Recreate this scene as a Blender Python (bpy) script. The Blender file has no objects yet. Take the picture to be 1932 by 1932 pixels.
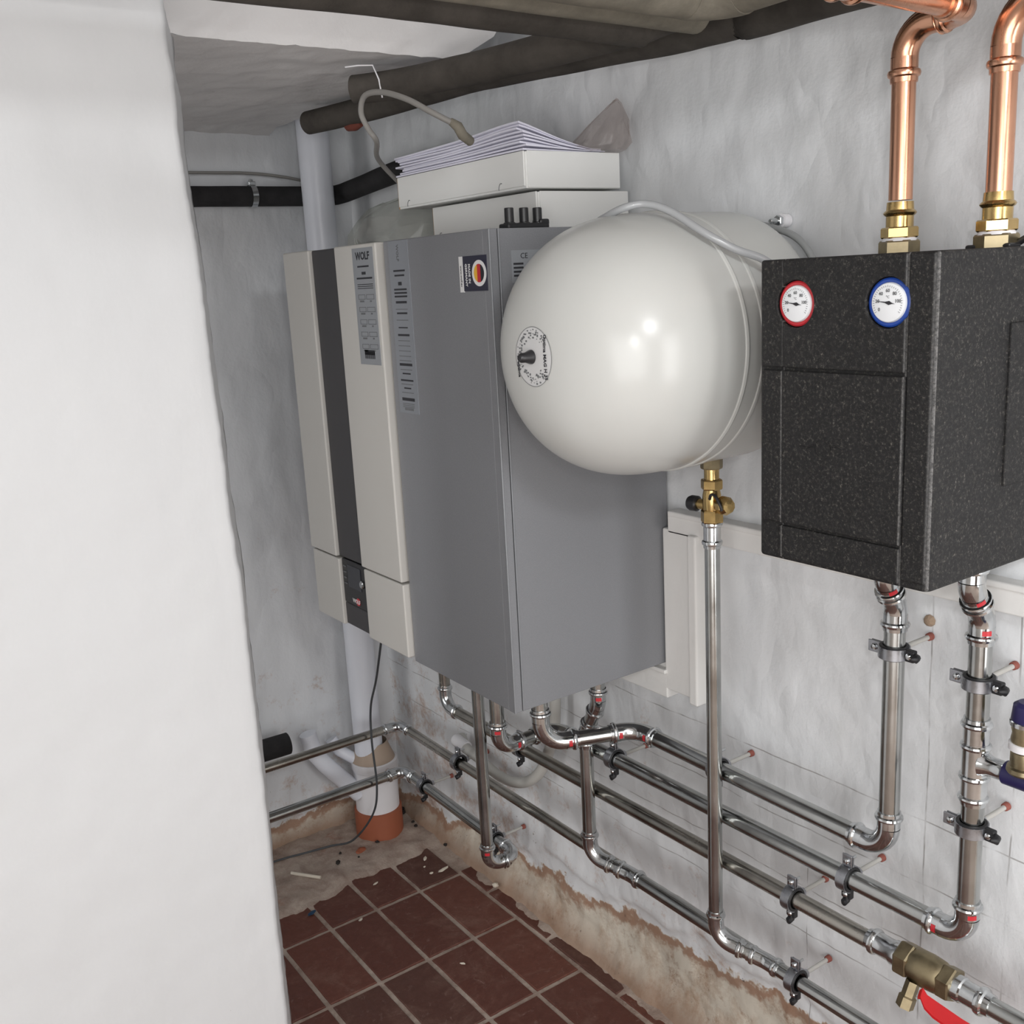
import bpy, bmesh, math, random
from mathutils import Vector, Matrix, noise
random.seed(7)
S = bpy.context.scene
COL = S.collection
PI = math.pi
V = Vector
# ------------------------------------------------------------------ camera
cam = bpy.data.objects.new('camera', bpy.data.cameras.new('camera'))
COL.objects.link(cam); S.camera = cam
cam.data.sensor_width = 36.0
cam.data.lens = 36.0 * 1947.675 / 1932.0
cam.data.clip_start = 0.02
right = V((0.813574563508577, -0.579102425582525, -0.0523145323620926))
upv = V((0.16996510322798694, 0.15080782827057088, 0.9738423191754472))
fwd = V((0.5560650081568953, 0.8011849846425918, -0.22112061660261764))
M = Matrix((right, upv, -fwd)).transposed().to_4x4()
M.translation = V((-1.275, 0.0, 1.5))
cam.matrix_world = M
# ------------------------------------------------------------------ exposure, world, lights
S.view_settings.view_transform = 'Standard'
S.view_settings.look = 'None'
S.view_settings.gamma = 1.0
S.view_settings.use_curve_mapping = False
S.view_settings.exposure = 0.0
W = bpy.data.worlds.new('world'); S.world = W; W.use_nodes = True
W.node_tree.nodes['Background'].inputs[0].default_value = (0.8, 0.85, 0.9, 1)
W.node_tree.nodes['Background'].inputs[1].default_value = 0.15

def area_light(name, loc, target, sx, sy, power, color):
    l = bpy.data.lights.new(name, 'AREA'); l.shape = 'RECTANGLE'; l.size = sx; l.size_y = sy
    l.energy = power; l.color = color
    o = bpy.data.objects.new(name, l); COL.objects.link(o); o.location = loc
    o.rotation_euler = (V(target) - V(loc)).to_track_quat('-Z', 'Y').to_euler()
    return o
area_light('ceiling_lamp_light', (-1.05, -0.80, 2.10), (-0.5, 1.2, 0.9), 0.34, 0.20, 11, (0.97, 0.985, 1.0))
area_light('fill_light_left', (-2.62, -0.35, 1.00), (0.0, 1.0, 0.6), 1.7, 1.8, 34, (1.0, 0.995, 0.99))  # added soft fill from the left for the right wall and boiler fronts
area_light('fill_light_back', (-2.05, -1.50, 1.00), (-0.6, 1.6, 0.6), 0.8, 1.8, 19, (1.0, 0.995, 0.99))  # added soft fill from behind, left of the camera
area_light('fill_light_right', (-0.42, -1.40, 1.00), (-0.6, 1.6, 0.5), 0.60, 1.7, 17.5, (1.0, 0.995, 0.99))  # added soft fill from behind, right of the camera
area_light('alcove_fill_light', (-2.45, 2.0, 0.95), (-0.4, 2.1, 0.7), 0.55, 1.5, 8.5, (1.0, 0.995, 0.99))  # unseen fill added behind the partition to lift the back corner
area_light('highlight_light', (-1.22, -0.05, 1.60), (-0.4, 1.5, 1.1), 0.05, 0.025, 2.0, (1.0, 0.995, 0.98))  # small light added near the camera for highlights

# ------------------------------------------------------------------ materials
def nmat(name, base=(.8, .8, .8), rough=.6, metal=0.0, spec=.5, coat=0.0):
    m = bpy.data.materials.new(name); m.use_nodes = True
    b = m.node_tree.nodes['Principled BSDF']
    b.inputs['Base Color'].default_value = (*base, 1)
    b.inputs['Roughness'].default_value = rough
    b.inputs['Metallic'].default_value = metal
    b.inputs['Specular IOR Level'].default_value = spec
    b.inputs['Coat Weight'].default_value = coat
    return m

class N:
    """tiny node graph helper"""
    def __init__(s, m): s.m = m; s.t = m.node_tree; s.b = s.t.nodes['Principled BSDF']
    def n(s, typ, **kw):
        x = s.t.nodes.new(typ)
        for k, v in kw.items(): setattr(x, k, v)
        return x
    def l(s, a, b): s.t.links.new(a, b)
    def coord(s): return s.n('ShaderNodeTexCoord').outputs['Object']
    def pos(s): return s.n('ShaderNodeNewGeometry').outputs['Position']
    def noise(s, vec, scale, detail=4, rough=.55, dist=0, sc=None):
        if sc:
            mp = s.n('ShaderNodeMapping'); mp.inputs['Scale'].default_value = sc
            s.l(vec, mp.inputs['Vector']); vec = mp.outputs['Vector']
        x = s.n('ShaderNodeTexNoise'); s.l(vec, x.inputs['Vector'])
        x.inputs['Scale'].default_value = scale; x.inputs['Detail'].default_value = detail
        x.inputs['Roughness'].default_value = rough; x.inputs['Distortion'].default_value = dist
        return x.outputs['Fac']
    def ramp(s, f, stops, interp='LINEAR'):
        r = s.n('ShaderNodeValToRGB'); s.l(f, r.inputs['Fac']); r.color_ramp.interpolation = interp
        e = r.color_ramp.elements
        while len(e) < len(stops): e.new(0.5)
        for i, (p, c) in enumerate(stops):
            e[i].position = p
            c = c if isinstance(c, tuple) else (c, c, c)
            e[i].color = (*c, 1)
        return r.outputs['Color']
    def mix(s, f, a, b):
        x = s.n('ShaderNodeMix', data_type='RGBA')
        for i, v in ((0, f), (6, a), (7, b)):
            if isinstance(v, (int, float)): x.inputs[i].default_value = v
            elif isinstance(v, tuple): x.inputs[i].default_value = (*v, 1)
            else: s.l(v, x.inputs[i])
        return x.outputs[2]
    def math(s, op, a, b=0.0, c=0.0):
        x = s.n('ShaderNodeMath', operation=op)
        for i, v in enumerate((a, b, c)):
            if isinstance(v, (int, float)): x.inputs[i].default_value = v
            else: s.l(v, x.inputs[i])
        return x.outputs[0]
    def bump(s, h, strength=.3, dist=.002):
        x = s.n('ShaderNodeBump'); x.inputs['Strength'].default_value = strength
        x.inputs['Distance'].default_value = dist; s.l(h, x.inputs['Height'])
        s.l(x.outputs['Normal'], s.b.inputs['Normal'])
    def color(s, c): s.l(c, s.b.inputs['Base Color'])
    def rough(s, c): s.l(c, s.b.inputs['Roughness'])

def speckled(name, base, dark, light, scale=300, rough=.8, bumpd=.0006):
    m = nmat(name, base, rough); g = N(m); c = g.coord()
    f = g.noise(c, scale, 3, .7)
    g.color(g.ramp(f, [(.35, dark), (.52, base), (.72, light)]))
    g.bump(f, .4, bumpd)
    return m

def metal(name, base, rough, var=.08, scale=12, stretch=None):
    m = nmat(name, base, rough, 1.0); g = N(m); c = g.coord()
    f = g.noise(c, scale, 5, .6, sc=stretch)
    d = tuple(max(0, v * (1 - var * 3)) for v in base)
    g.color(g.ramp(f, [(.3, d), (.6, base)]))
    g.rough(g.ramp(f, [(.3, max(.02, rough - .06)), (.7, rough + .1)]))
    return m

def paint_wall(name, base=(.74, .745, .75), z_edge=None, marks=False, stains=0.0, vstreak=True, relief=False):
    m = nmat(name, base, .55, spec=.35); g = N(m); p = g.pos()
    big = g.noise(p, 2.2, 3); mid = g.noise(p, 9, 5, .6); fine = g.noise(p, 90, 4, .6)
    col = g.mix(g.ramp(big, [(.3, 0.0), (.75, .35)]), base, tuple(v * .92 for v in base))
    # chalky greenish blotches
    col = g.mix(g.ramp(mid, [(.6, 0.0), (.85, .3)]), col, (.62, .64, .61))
    sep = g.n('ShaderNodeSeparateXYZ'); g.l(p, sep.inputs[0]); z = sep.outputs['Z']; y = sep.outputs['Y']; x = sep.outputs['X']
    # rusty damp stains that gather low on the wall
    st = g.noise(p, 10, 8, .8, .15)
    zf = g.math('MULTIPLY', g.math('SUBTRACT', .62, z), .16)
    if marks:
        zf = g.math('ADD', zf, g.math('MULTIPLY', g.math('SUBTRACT', y, 1.45), .09))
    sf = g.math('ADD', st, g.math('MINIMUM', zf, .12))
    col = g.mix(g.ramp(sf, [(.64 - stains, 0.0), (.80 - stains, .8)]), col, (.46, .31, .23))
    spots = g.noise(p, 42, 5, .8)
    col = g.mix(g.ramp(g.math('ADD', spots, g.math('MINIMUM', zf, .10)), [(.74, 0.0), (.80, .9)]), col, (.16, .12, .09))
    if z_edge is not None:
        # painted plaster stops; older cream plaster with brown scabs below
        ez = g.math('ADD', z, g.math('MULTIPLY', g.math('SUBTRACT', g.noise(p, 7, 5, .7), .5), .16))
        edge = g.math('ADD', g.math('MULTIPLY', g.math('SUBTRACT', y, 1.2), -.10), z_edge) if marks else z_edge
        d = g.math('SUBTRACT', ez, edge)
        low = g.mix(g.ramp(g.noise(p, 9, 8, .78, .1), [(.46, 0.0), (.66, .9)]), (.66, .61, .52), (.43, .31, .22))
        low = g.mix(g.ramp(g.noise(p, 23, 8, .8, .1), [(.54, 0.0), (.68, .8)]), low, (.30, .17, .10))
        low = g.mix(g.ramp(z, [(.012, .85), (.075, 0.0)]), low, (.30, .19, .13))
        band = g.ramp(g.math('ADD', g.math('MULTIPLY', d, 12), .5), [(.12, 0.0), (.28, 1.0), (.42, 1.0), (.5, 0.0)])
        low = g.mix(g.math('MULTIPLY', band, .85), low, (.33, .19, .125))
        low = g.mix(g.ramp(g.math('ADD', spots, .02), [(.66, 0.0), (.74, .9)]), low, (.06, .04, .03))
        col = g.mix(g.ramp(g.math('ADD', g.math('MULTIPLY', d, 30), .5), [(.4, 1.0), (.55, 0.0)]), col, low)
    if marks:
        # pencil setting-out lines drawn on the wall
        wob = g.math('MULTIPLY', g.math('SUBTRACT', g.noise(p, 6, 3), .5), .006)
        brk = g.ramp(g.noise(p, 11, 3), [(.42, 0.05), (.55, .6)])
        tot = None
        for v in (.678, .572, .375, .282, .462):
            a = g.math('ABSOLUTE', g.math('SUBTRACT', g.math('ADD', z, wob), v))
            k = g.math('LESS_THAN', a, .0011)
            tot = k if tot is None else g.math('MAXIMUM', tot, k)
        for v in (.808, .678):
            a = g.math('ABSOLUTE', g.math('SUBTRACT', g.math('ADD', y, wob), v))
            k = g.math('MULTIPLY', g.math('LESS_THAN', a, .0012), g.math('LESS_THAN', z, 1.09))
            tot = g.math('MAXIMUM', tot, k)
        for v, lo, hi in ((1.02, .3, .5),):
            a = g.math('ABSOLUTE', g.math('SUBTRACT', g.math('ADD', y, wob), v))
            k = g.math('MULTIPLY', g.math('LESS_THAN', a, .001), g.math('LESS_THAN', z, hi))
            tot = g.math('MAXIMUM', tot, k)
        ok = g.math('LESS_THAN', z, 1.1)
        col = g.mix(g.math('MULTIPLY', g.math('MULTIPLY', tot, brk), ok), col, (.2, .18, .17))
    g.color(col)
    vs = g.noise(p, 17, 4, .55, sc=(1, 1, .5)) if vstreak else g.noise(p, 24, 5, .6)
    rg = g.math('ABSOLUTE', g.math('SUBTRACT', g.noise(p, 6.5, 3, .5, .2, sc=(1, 1, .6)), .5))
    rg = g.math('MINIMUM', g.math('MULTIPLY', rg, 6.0), .7)
    h = g.math('ADD', g.math('ADD', g.math('MULTIPLY', vs, .55 if relief else .9), g.math('MULTIPLY', fine, .16)), g.math('MULTIPLY', rg, .45 if relief else .12))
    g.bump(h, .62 if relief else .5, .008 if relief else .004)
    return m

M_WR = paint_wall('white_painted_plaster', (.745, .76, .775), .185, True, .04, relief=True)
M_WB = paint_wall('white_painted_back_plaster', (.72, .735, .755), .085, False, .05, relief=True)
M_WL = paint_wall('smooth_white_paint', (.61, .617, .625), None, False, -.3)
M_CEIL = paint_wall('ceiling_paint', (.66, .645, .64), None, False, -.3, False)
M_ROOM = nmat('unseen_room_paint', (.6, .59, .57), .8)
M_FRAME = paint_wall('old_white_gloss_wood', (.80, .79, .77), None, False, -.3)

def grout_mat():
    m = nmat('dusty_mortar', (.2, .16, .14), .95); g = N(m); p = g.pos()
    f = g.noise(p, 12, 7, .7, .4); f2 = g.noise(p, 70, 5, .7)
    c = g.ramp(f, [(.3, (.24, .165, .135)), (.5, (.38, .30, .25)), (.7, (.50, .42, .36))])
    c = g.mix(g.ramp(f2, [(.55, 0.0), (.75, .5)]), c, (.52, .43, .37))
    c = g.mix(g.ramp(g.noise(p, 5, 5, .7), [(.62, 0.0), (.72, .7)]), c, (.3, .12, .07))
    g.color(c); g.bump(f2, .8, .004); return m
M_GROUT = grout_mat()
def tile_mat(name, base):
    m = nmat(name, base, .6, spec=.4); g = N(m); p = g.pos()
    f = g.noise(p, 7, 7, .75, .8); f2 = g.noise(p, 60, 5, .75)
    c = g.mix(g.ramp(f, [(.50, 0.0), (.80, .5)]), base, (.30, .20, .16))
    c = g.mix(g.ramp(g.noise(p, 16, 6, .8, 2.5), [(.58, 0.0), (.72, .35)]), c, (.40, .30, .26))
    c = g.mix(g.ramp(f2, [(.3, .5), (.6, 0.0)]), c, tuple(v * .6 for v in base))
    g.color(c); g.rough(g.ramp(f, [(.3, .35), (.6, .8)])); g.bump(f2, .3, .001); return m
M_TILES = [tile_mat('quarry_tile_a', (.115, .040, .028)), tile_mat('quarry_tile_b', (.135, .047, .032)), tile_mat('quarry_tile_c', (.10, .042, .031))]

M_STEEL = metal('galvanised_steel', (.50, .51, .50), .17, .10, 9)
M_STEELW = metal('brownish_steel', (.44, .42, .38), .22, .14, 9)  # brownish reflection put into the base colour of the steel
M_FIT = metal('press_fitting_zinc', (.66, .68, .69), .12, .08, 30)
M_COPPER = metal('copper', (.70, .38, .25), .24, .06, 25, (1, 1, .25))
M_BRASS = metal('brass', (.62, .44, .19), .22, .08, 40)
M_BRASSD = metal('dull_brass', (.36, .30, .19), .38, .12, 40)
M_ZINC = metal('zinc_clamp', (.42, .43, .46), .3, .1, 60)
M_RUBBER = nmat('black_rubber', (.012, .012, .014), .5)
M_BLACKP = nmat('black_plastic', (.018, .018, .02), .35)
M_RED = nmat('red_marking', (.50, .025, .035), .35)
M_REDL = nmat('red_lever_vinyl', (.60, .015, .02), .35)
M_BLUEP = nmat('dark_blue_plastic', (.018, .015, .08), .4)
M_PVC = nmat('grey_pvc', (.74, .76, .82), .32)
M_PVCW = nmat('white_pvc', (.78, .77, .79), .4)
M_ORANGE = nmat('orange_drain_pipe', (.33, .10, .05), .6)
M_HOSE = nmat('grey_corrugated_plastic', (.50, .49, .46), .5)
M_CABLE = nmat('grey_cable', (.26, .25, .235), .6)
M_CABLED = nmat('dark_cable', (.05, .055, .06), .5)
def foam_mat(name, base):
    m = nmat(name, base, .85, spec=.2); g = N(m); p = g.pos()
    f = g.noise(p, 14, 5, .7); g.color(g.ramp(f, [(.3, tuple(v * .75 for v in base)), (.7, tuple(v * 1.35 for v in base))]))
    g.bump(g.noise(p, 160, 3, .6), .5, .001); return m
M_FOAM = foam_mat('dark_pipe_foam', (.062, .055, .048))
M_FOAM2 = foam_mat('brown_grey_pipe_foam', (.17, .155, .125))
M_FOAMD = foam_mat('charcoal_pipe_foam', (.028, .027, .028))
M_TANK = nmat('cream_white_enamel', (.55, .555, .535), .25, spec=.5)
M_CREAM = nmat('cream_boiler_enamel', (.53, .515, .485), .33)
M_DARKG = nmat('anthracite_boiler_stripe', (.045, .043, .046), .45)
def grey_case():
    m = nmat('silver_grey_casing', (.23, .235, .25), .40, .2); g = N(m); c = g.pos()
    f = g.noise(c, 900, 2, .6); g.color(g.ramp(f, [(.3, (.215, .22, .235)), (.7, (.255, .26, .275))]))
    g.bump(f, .12, .0003); return m
M_GREY = grey_case()
M_GREYE = nmat('silver_grey_edge', (.26, .27, .285), .35, .3)
M_SILVERLAB = nmat('silver_label_film', (.30, .315, .335), .35, .2)
M_SILVERLAB2 = nmat('silver_label_film_b', (.26, .275, .30), .35, .2)
M_INK = nmat('black_ink', (.02, .02, .025), .6)
M_INKG = nmat('grey_ink', (.13, .135, .14), .6)
M_PAPER = nmat('office_paper', (.74, .73, .83), .8)
M_PRINTW = nmat('white_print', (.72, .72, .72), .5)
M_NAVY = nmat('navy_sticker', (.025, .025, .045), .35)
M_GOLD = nmat('gold_print', (.75, .42, .04), .5)
M_CARD = nmat('white_cardboard', (.76, .76, .74), .75)
M_CARDC = nmat('brown_card_core', (.40, .26, .14), .8)
M_GLASSW = nmat('dial_white', (.78, .80, .82), .3)
M_BLUE = nmat('blue_bezel', (.015, .06, .32), .3)
M_WHITEL = nmat('white_enamel_label', (.60, .60, .60), .35)

def epp_mat():
    m = nmat('black_expanded_foam', (.03, .03, .032), .6, spec=.35); g = N(m); p = g.pos()
    a = g.noise(p, 260, 4, .85); b = g.noise(p, 60, 4, .7)
    base = g.ramp(a, [(.40, (.006, .006, .0065)), (.54, (.013, .0125, .0125)), (.64, (.07, .065, .058)), (.74, (.28, .26, .23))])
    base = g.mix(g.ramp(b, [(.4, .3), (.7, 0.0)]), base, (.02, .02, .021))
    # whitish scuffing along the moulded edges
    sep = g.n('ShaderNodeSeparateXYZ'); g.l(p, sep.inputs[0]); y = sep.outputs['Y']; x = sep.outputs['X']
    tot = None
    for yy, w in ((.8335, .0014), (.6675, .0016), (.634, .0032)):
        k = g.math('SUBTRACT', 1.0, g.math('DIVIDE', g.math('ABSOLUTE', g.math('SUBTRACT', y, yy)), w))
        k = g.math('MAXIMUM', k, 0.0)
        tot = k if tot is None else g.math('MAXIMUM', tot, k)
    tot = g.math('MULTIPLY', tot, g.math('LESS_THAN', x, -.282))
    tot = g.math('MULTIPLY', tot, g.ramp(g.noise(p, 300, 4, .8), [(.35, .1), (.6, 1.0)]))
    base = g.mix(g.math('MULTIPLY', tot, .6), base, (.30, .295, .29))
    g.color(base); g.bump(a, .7, .0012); return m
M_EPP = epp_mat()

def plastic_film(name, tint, alpha):
    m = bpy.data.materials.new(name); m.use_nodes = True; t = m.node_tree; t.nodes.clear()
    out = t.nodes.new('ShaderNodeOutputMaterial'); mx = t.nodes.new('ShaderNodeMixShader')
    tr = t.nodes.new('ShaderNodeBsdfTransparent'); tr.inputs[0].default_value = (*tint, 1)
    pb = t.nodes.new('ShaderNodeBsdfPrincipled'); pb.inputs['Base Color'].default_value = (.62, .58, .56, 1)
    pb.inputs['Roughness'].default_value = .08; pb.inputs['Specular IOR Level'].default_value = .8
    mx.inputs[0].default_value = alpha
    t.links.new(tr.outputs[0], mx.inputs[1]); t.links.new(pb.outputs[0], mx.inputs[2]); t.links.new(mx.outputs[0], out.inputs[0])
    return m
M_FILM = plastic_film('clear_plastic_film', (.88, .85, .84), .14)
M_FILM2 = plastic_film('clear_plastic_film_green', (.90, .92, .89), .24)

# ------------------------------------------------------------------ mesh building
class MB:
    def __init__(s): s.v = []; s.f = []; s.sm = []
    def add(s, vs, fs, smooth=False):
        o = len(s.v); s.v += [V(p) for p in vs]
        s.f += [tuple(i + o for i in f) for f in fs]; s.sm += [smooth] * len(fs); return s
    def box(s, lo, hi, bev=0.0):
        bm = bmesh.new(); bmesh.ops.create_cube(bm, size=1)
        c = [(a + b) / 2 for a, b in zip(lo, hi)]; d = [abs(b - a) for a, b in zip(lo, hi)]
        for v in bm.verts: v.co = V([v.co[i] * d[i] + c[i] for i in range(3)])
        if bev > 0: bmesh.ops.bevel(bm, geom=list(bm.edges), offset=min(bev, min(d) * .45), segments=3, profile=.5, affect='EDGES')
        bm.verts.index_update()
        s.add([v.co.copy() for v in bm.verts], [[v.index for v in f.verts] for f in bm.faces], False); bm.free(); return s
    def sweep(s, pts, rads, seg=16, caps=True, smooth=True, closed=False):
        pts = [V(p) for p in pts]; n = len(pts)
        if not isinstance(rads, (list, tuple)): rads = [rads] * n
        tang = []
        for i in range(n):
            a = pts[max(i - 1, 0)]; b = pts[min(i + 1, n - 1)]
            if closed: a = pts[(i - 1) % n]; b = pts[(i + 1) % n]
            t = b - a; tang.append(t.normalized() if t.length > 1e-9 else V((0, 0, 1)))
        ref = V((0, 0, 1)) if abs(tang[0].z) < .9 else V((1, 0, 0))
        u = (ref - tang[0] * ref.dot(tang[0])).normalized(); vs = []
        for i in range(n):
            u = (u - tang[i] * u.dot(tang[i])).normalized(); w = tang[i].cross(u)
            for k in range(seg):
                a = 2 * PI * k / seg; vs.append(pts[i] + (u * math.cos(a) + w * math.sin(a)) * rads[i])
        fs = []
        m = n if closed else n - 1
        for i in range(m):
            j = (i + 1) % n
            for k in range(seg):
                k2 = (k + 1) % seg; fs.append((i * seg + k, i * seg + k2, j * seg + k2, j * seg + k))
        s.add(vs, fs, smooth)
        if caps and not closed:
            s.add(vs[:seg], [tuple(reversed(range(seg)))]); s.add(vs[-seg:], [tuple(range(seg))])
        return s
    def lathe(s, o, ax, prof, seg=28, smooth=True, caps=True):
        """prof: list of (distance along axis, radius); hard steps stay hard where radii jump"""
        o = V(o); ax = V(ax).normalized()
        ref = V((0, 0, 1)) if abs(ax.z) < .9 else V((1, 0, 0))
        u = (ref - ax * ref.dot(ax)).normalized(); w = ax.cross(u)
        runs = [[prof[0]]]
        for i in range(1, len(prof)):
            a = prof[i - 1]; b = prof[i]
            runs[-1].append(b)
            if i < len(prof) - 1:
                c = prof[i + 1]
                v1 = V((b[0] - a[0], b[1] - a[1])); v2 = V((c[0] - b[0], c[1] - b[1]))
                if v1.length > 1e-9 and v2.length > 1e-9 and v1.angle(v2) > .6: runs.append([b])
        for r in runs:
            vs = []; fs = []
            for d, rr in r:
                for k in range(seg):
                    a = 2 * PI * k / seg; vs.append(o + ax * d + (u * math.cos(a) + w * math.sin(a)) * rr)
            for i in range(len(r) - 1):
                for k in range(seg):
                    k2 = (k + 1) % seg; fs.append((i * seg + k, i * seg + k2, (i + 1) * seg + k2, (i + 1) * seg + k))
            s.add(vs, fs, smooth)
        if caps:
            for (d, rr), rev in ((prof[0], True), (prof[-1], False)):
                if rr > 1e-6:
                    vs = [o + ax * d + (u * math.cos(2 * PI * k / seg) + w * math.sin(2 * PI * k / seg)) * rr for k in range(seg)]
                    s.add(vs, [tuple(reversed(range(seg))) if rev else tuple(range(seg))])
        return s
    def hexa(s, o, ax, h, r, rot=0.3):
        return s.lathe(o, ax, [(0, r * .93), (h * .12, r), (h * .88, r), (h, r * .93)], 6, False)
    def build(s, name, mat, parent=None, **kw):
        off = parent_loc(parent)
        me = bpy.data.meshes.new(name); me.from_pydata([tuple(p - off) for p in s.v], [], s.f)
        me.polygons.foreach_set('use_smooth', s.sm); me.update()
        me.materials.append(mat)
        o = bpy.data.objects.new(name, me); COL.objects.link(o)
        if parent: o.parent = parent
        for k, v in kw.items(): o[k] = v
        return o
WL = {}
def parent_loc(p):
    v = V((0, 0, 0))
    while p: v += p.location; p = p.parent
    return v
def thing(name, label, cat, loc=(0, 0, 0), group=None):
    o = bpy.data.objects.new(name, None); COL.objects.link(o); o.location = loc; o.empty_display_size = .05
    o['label'] = label; o['category'] = cat
    if group: o['group'] = group
    return o
def tag(o, label, cat, group=None):
    o['label'] = label; o['category'] = cat
    if group: o['group'] = group
    return o
def recenter(o, loc):
    loc = V(loc)
    for v in o.data.vertices: v.co -= loc
    o.location = loc; return o
def copy_tree(o, parent=None):
    c = o.copy(); COL.objects.link(c); c.parent = parent
    for ch in [x for x in bpy.data.objects if x.parent == o]: copy_tree(ch, c)
    return c
def text(s, size, origin, mat, parent, name='printed_text', face='-x', rot=0.0, width=1.0, bold=0.0, align='CENTER'):
    cu = bpy.data.curves.new(name, 'FONT'); cu.body = s; cu.size = size; cu.align_x = align; cu.align_y = 'CENTER'
    cu.extrude = .00012; cu.offset = bold; cu.resolution_u = 2
    tmp = bpy.data.objects.new('tmp', cu); COL.objects.link(tmp)
    dg = bpy.context.evaluated_depsgraph_get(); me = bpy.data.meshes.new_from_object(tmp.evaluated_get(dg))
    bpy.data.objects.remove(tmp); bpy.data.curves.remove(cu)
    X, Y = {'-x': (V((0, -1, 0)), V((0, 0, 1))), '-y': (V((1, 0, 0)), V((0, 0, 1)))}[face]
    Z = X.cross(Y); R = Matrix((X, Y, Z)).transposed()
    off = parent_loc(parent); ca, sa = math.cos(rot), math.sin(rot)
    for v in me.vertices:
        a, b = v.co.x * width, v.co.y
        v.co = V(origin) - off + R @ V((a * ca - b * sa, a * sa + b * ca, v.co.z))
    me.materials.clear(); me.materials.append(mat)
    o = bpy.data.objects.new(name, me); COL.objects.link(o); o.parent = parent
    return o

def smooth_path(P, n=10):
    P = [V(p) for p in P]; out = []
    for i in range(len(P) - 1):
        p0 = P[max(i - 1, 0)]; p1 = P[i]; p2 = P[i + 1]; p3 = P[min(i + 2, len(P) - 1)]
        for k in range(n):
            u = k / n; out.append(.5 * ((2 * p1) + (p2 - p0) * u + (2 * p0 - 5 * p1 + 4 * p2 - p3) * u * u + (3 * p1 - p0 - 3 * p2 + p3) * u ** 3))
    out.append(P[-1]); return out

# ------------------------------------------------------------------ room shell
def fbm(p, s, o=4): return noise.fractal(V(p) * s, .9, 2.0, o)
def struct(o): o['kind'] = 'structure'; return o
def grid(name, fn, nu, nv, mat, flip=False, smooth=True):
    vs = [fn(i / nu, j / nv) for j in range(nv + 1) for i in range(nu + 1)]
    fs = []
    for j in range(nv):
        for i in range(nu):
            a = j * (nu + 1) + i; q = (a, a + 1, a + nu + 2, a + nu + 1); fs.append(q[::-1] if flip else q)
    m = MB(); m.add(vs, fs, smooth); return m.build(name, mat)

Z_NEAR = 2.34
def wr(u, v):
    y = 2.51 - u * 4.2; z = -.02 + v * (Z_NEAR + .02)
    d = .005 + .0055 * fbm((0, y, z * .6), 5) + .0022 * fbm((3, y, z * .7), 22, 3)
    e = .22 - .09 * (y - 1.2) + .03 * fbm((7, y, 0), 6)
    low = max(0.0, min(1.0, (e - z) / .012))
    d += low * (.010 + .006 * fbm((5, y, z), 12, 5)) - max(0, 0.04 - abs(z - e)) * .05
    if z < .06: d -= (.06 - z) * .5
    return (d, y, z)
struct(grid('wall_right', wr, 380, 240, M_WR, True))
def wb(u, v):
    x = -2.7 + u * 2.72; z = -.02 + v * 2.06
    d = .007 * fbm((x, 0, z * .6), 5) + .002 * fbm((x, 3, z * .7), 22, 3)
    e = .09 + .03 * fbm((x, 7, 0), 6)
    low = max(0.0, min(1.0, (e - z) / .012)); d += low * (.012 + .006 * fbm((x, 5, z), 12, 5))
    return (x, 2.5 + d, z)
struct(grid('wall_back', wb, 240, 150, M_WB, True))

# white partition wall on the left, its worn free end splayed towards the boiler
EDGE = [(0, -.767), (.318, -.7667), (.498, -.7659), (.685, -.7616), (.82, -.7615), (.934, -.7616), (1.06, -.7598), (1.191, -.7651), (1.293, -.7652),
        (1.4, -.7682), (1.467, -.7679), (1.525, -.7685), (1.582, -.769), (1.611, -.7723), (1.631, -.7734), (1.707, -.7757), (1.781, -.7737), (1.835, -.7769), (1.879, -.7755), (2.4, -.777)]
def ex(z):
    for (a, xa), (b, xb) in zip(EDGE, EDGE[1:]):
        if a <= z <= b: t = (z - a) / (b - a); t = t * t * (3 - 2 * t); return xa + (xb - xa) * t
    return -.77
def build_partition():
    vs = []; cols = 0; rows = 300
    us = [i / 120 for i in range(121)]
    for j in range(rows + 1):
        z = -.02 + (Z_NEAR + .02) * j / rows
        xe = ex(z) + .0016 * fbm((1, 0, z), 30, 4) - .002
        row = []
        for u in us[:-1]:
            x = -2.7 + (xe - .012 + 2.7) * u ** .8
            d = .0035 * fbm((x, 1, z * .8), 4) + .0009 * fbm((x, 2, z * .8), 25, 3)
            row.append((x, 1.45 + d, z))
        for a in range(1, 8):
            t = a / 7 * PI / 2 * .8
            row.append((xe - .012 + .012 * math.sin(t) / math.sin(PI / 2 * .8), 1.45 + .012 * (1 - math.cos(t)), z))
        dx = (.069 if z < 1.88 else .02)
        for k in range(1, 9):
            t = k / 8; row.append((xe + dx * t + .002 * fbm((t * 3, 9, z), 12, 3), 1.46 + .18 * t, z))
        row.append((-2.7, 1.64, z))
        cols = len(row); vs += row
    fs = []
    for j in range(rows):
        for i in range(cols - 1):
            a = j * cols + i; fs.append((a, a + 1, a + cols + 1, a + cols))
    MB().add(vs, fs, True).build('wall_left', M_WL, kind='structure')
build_partition()

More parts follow.
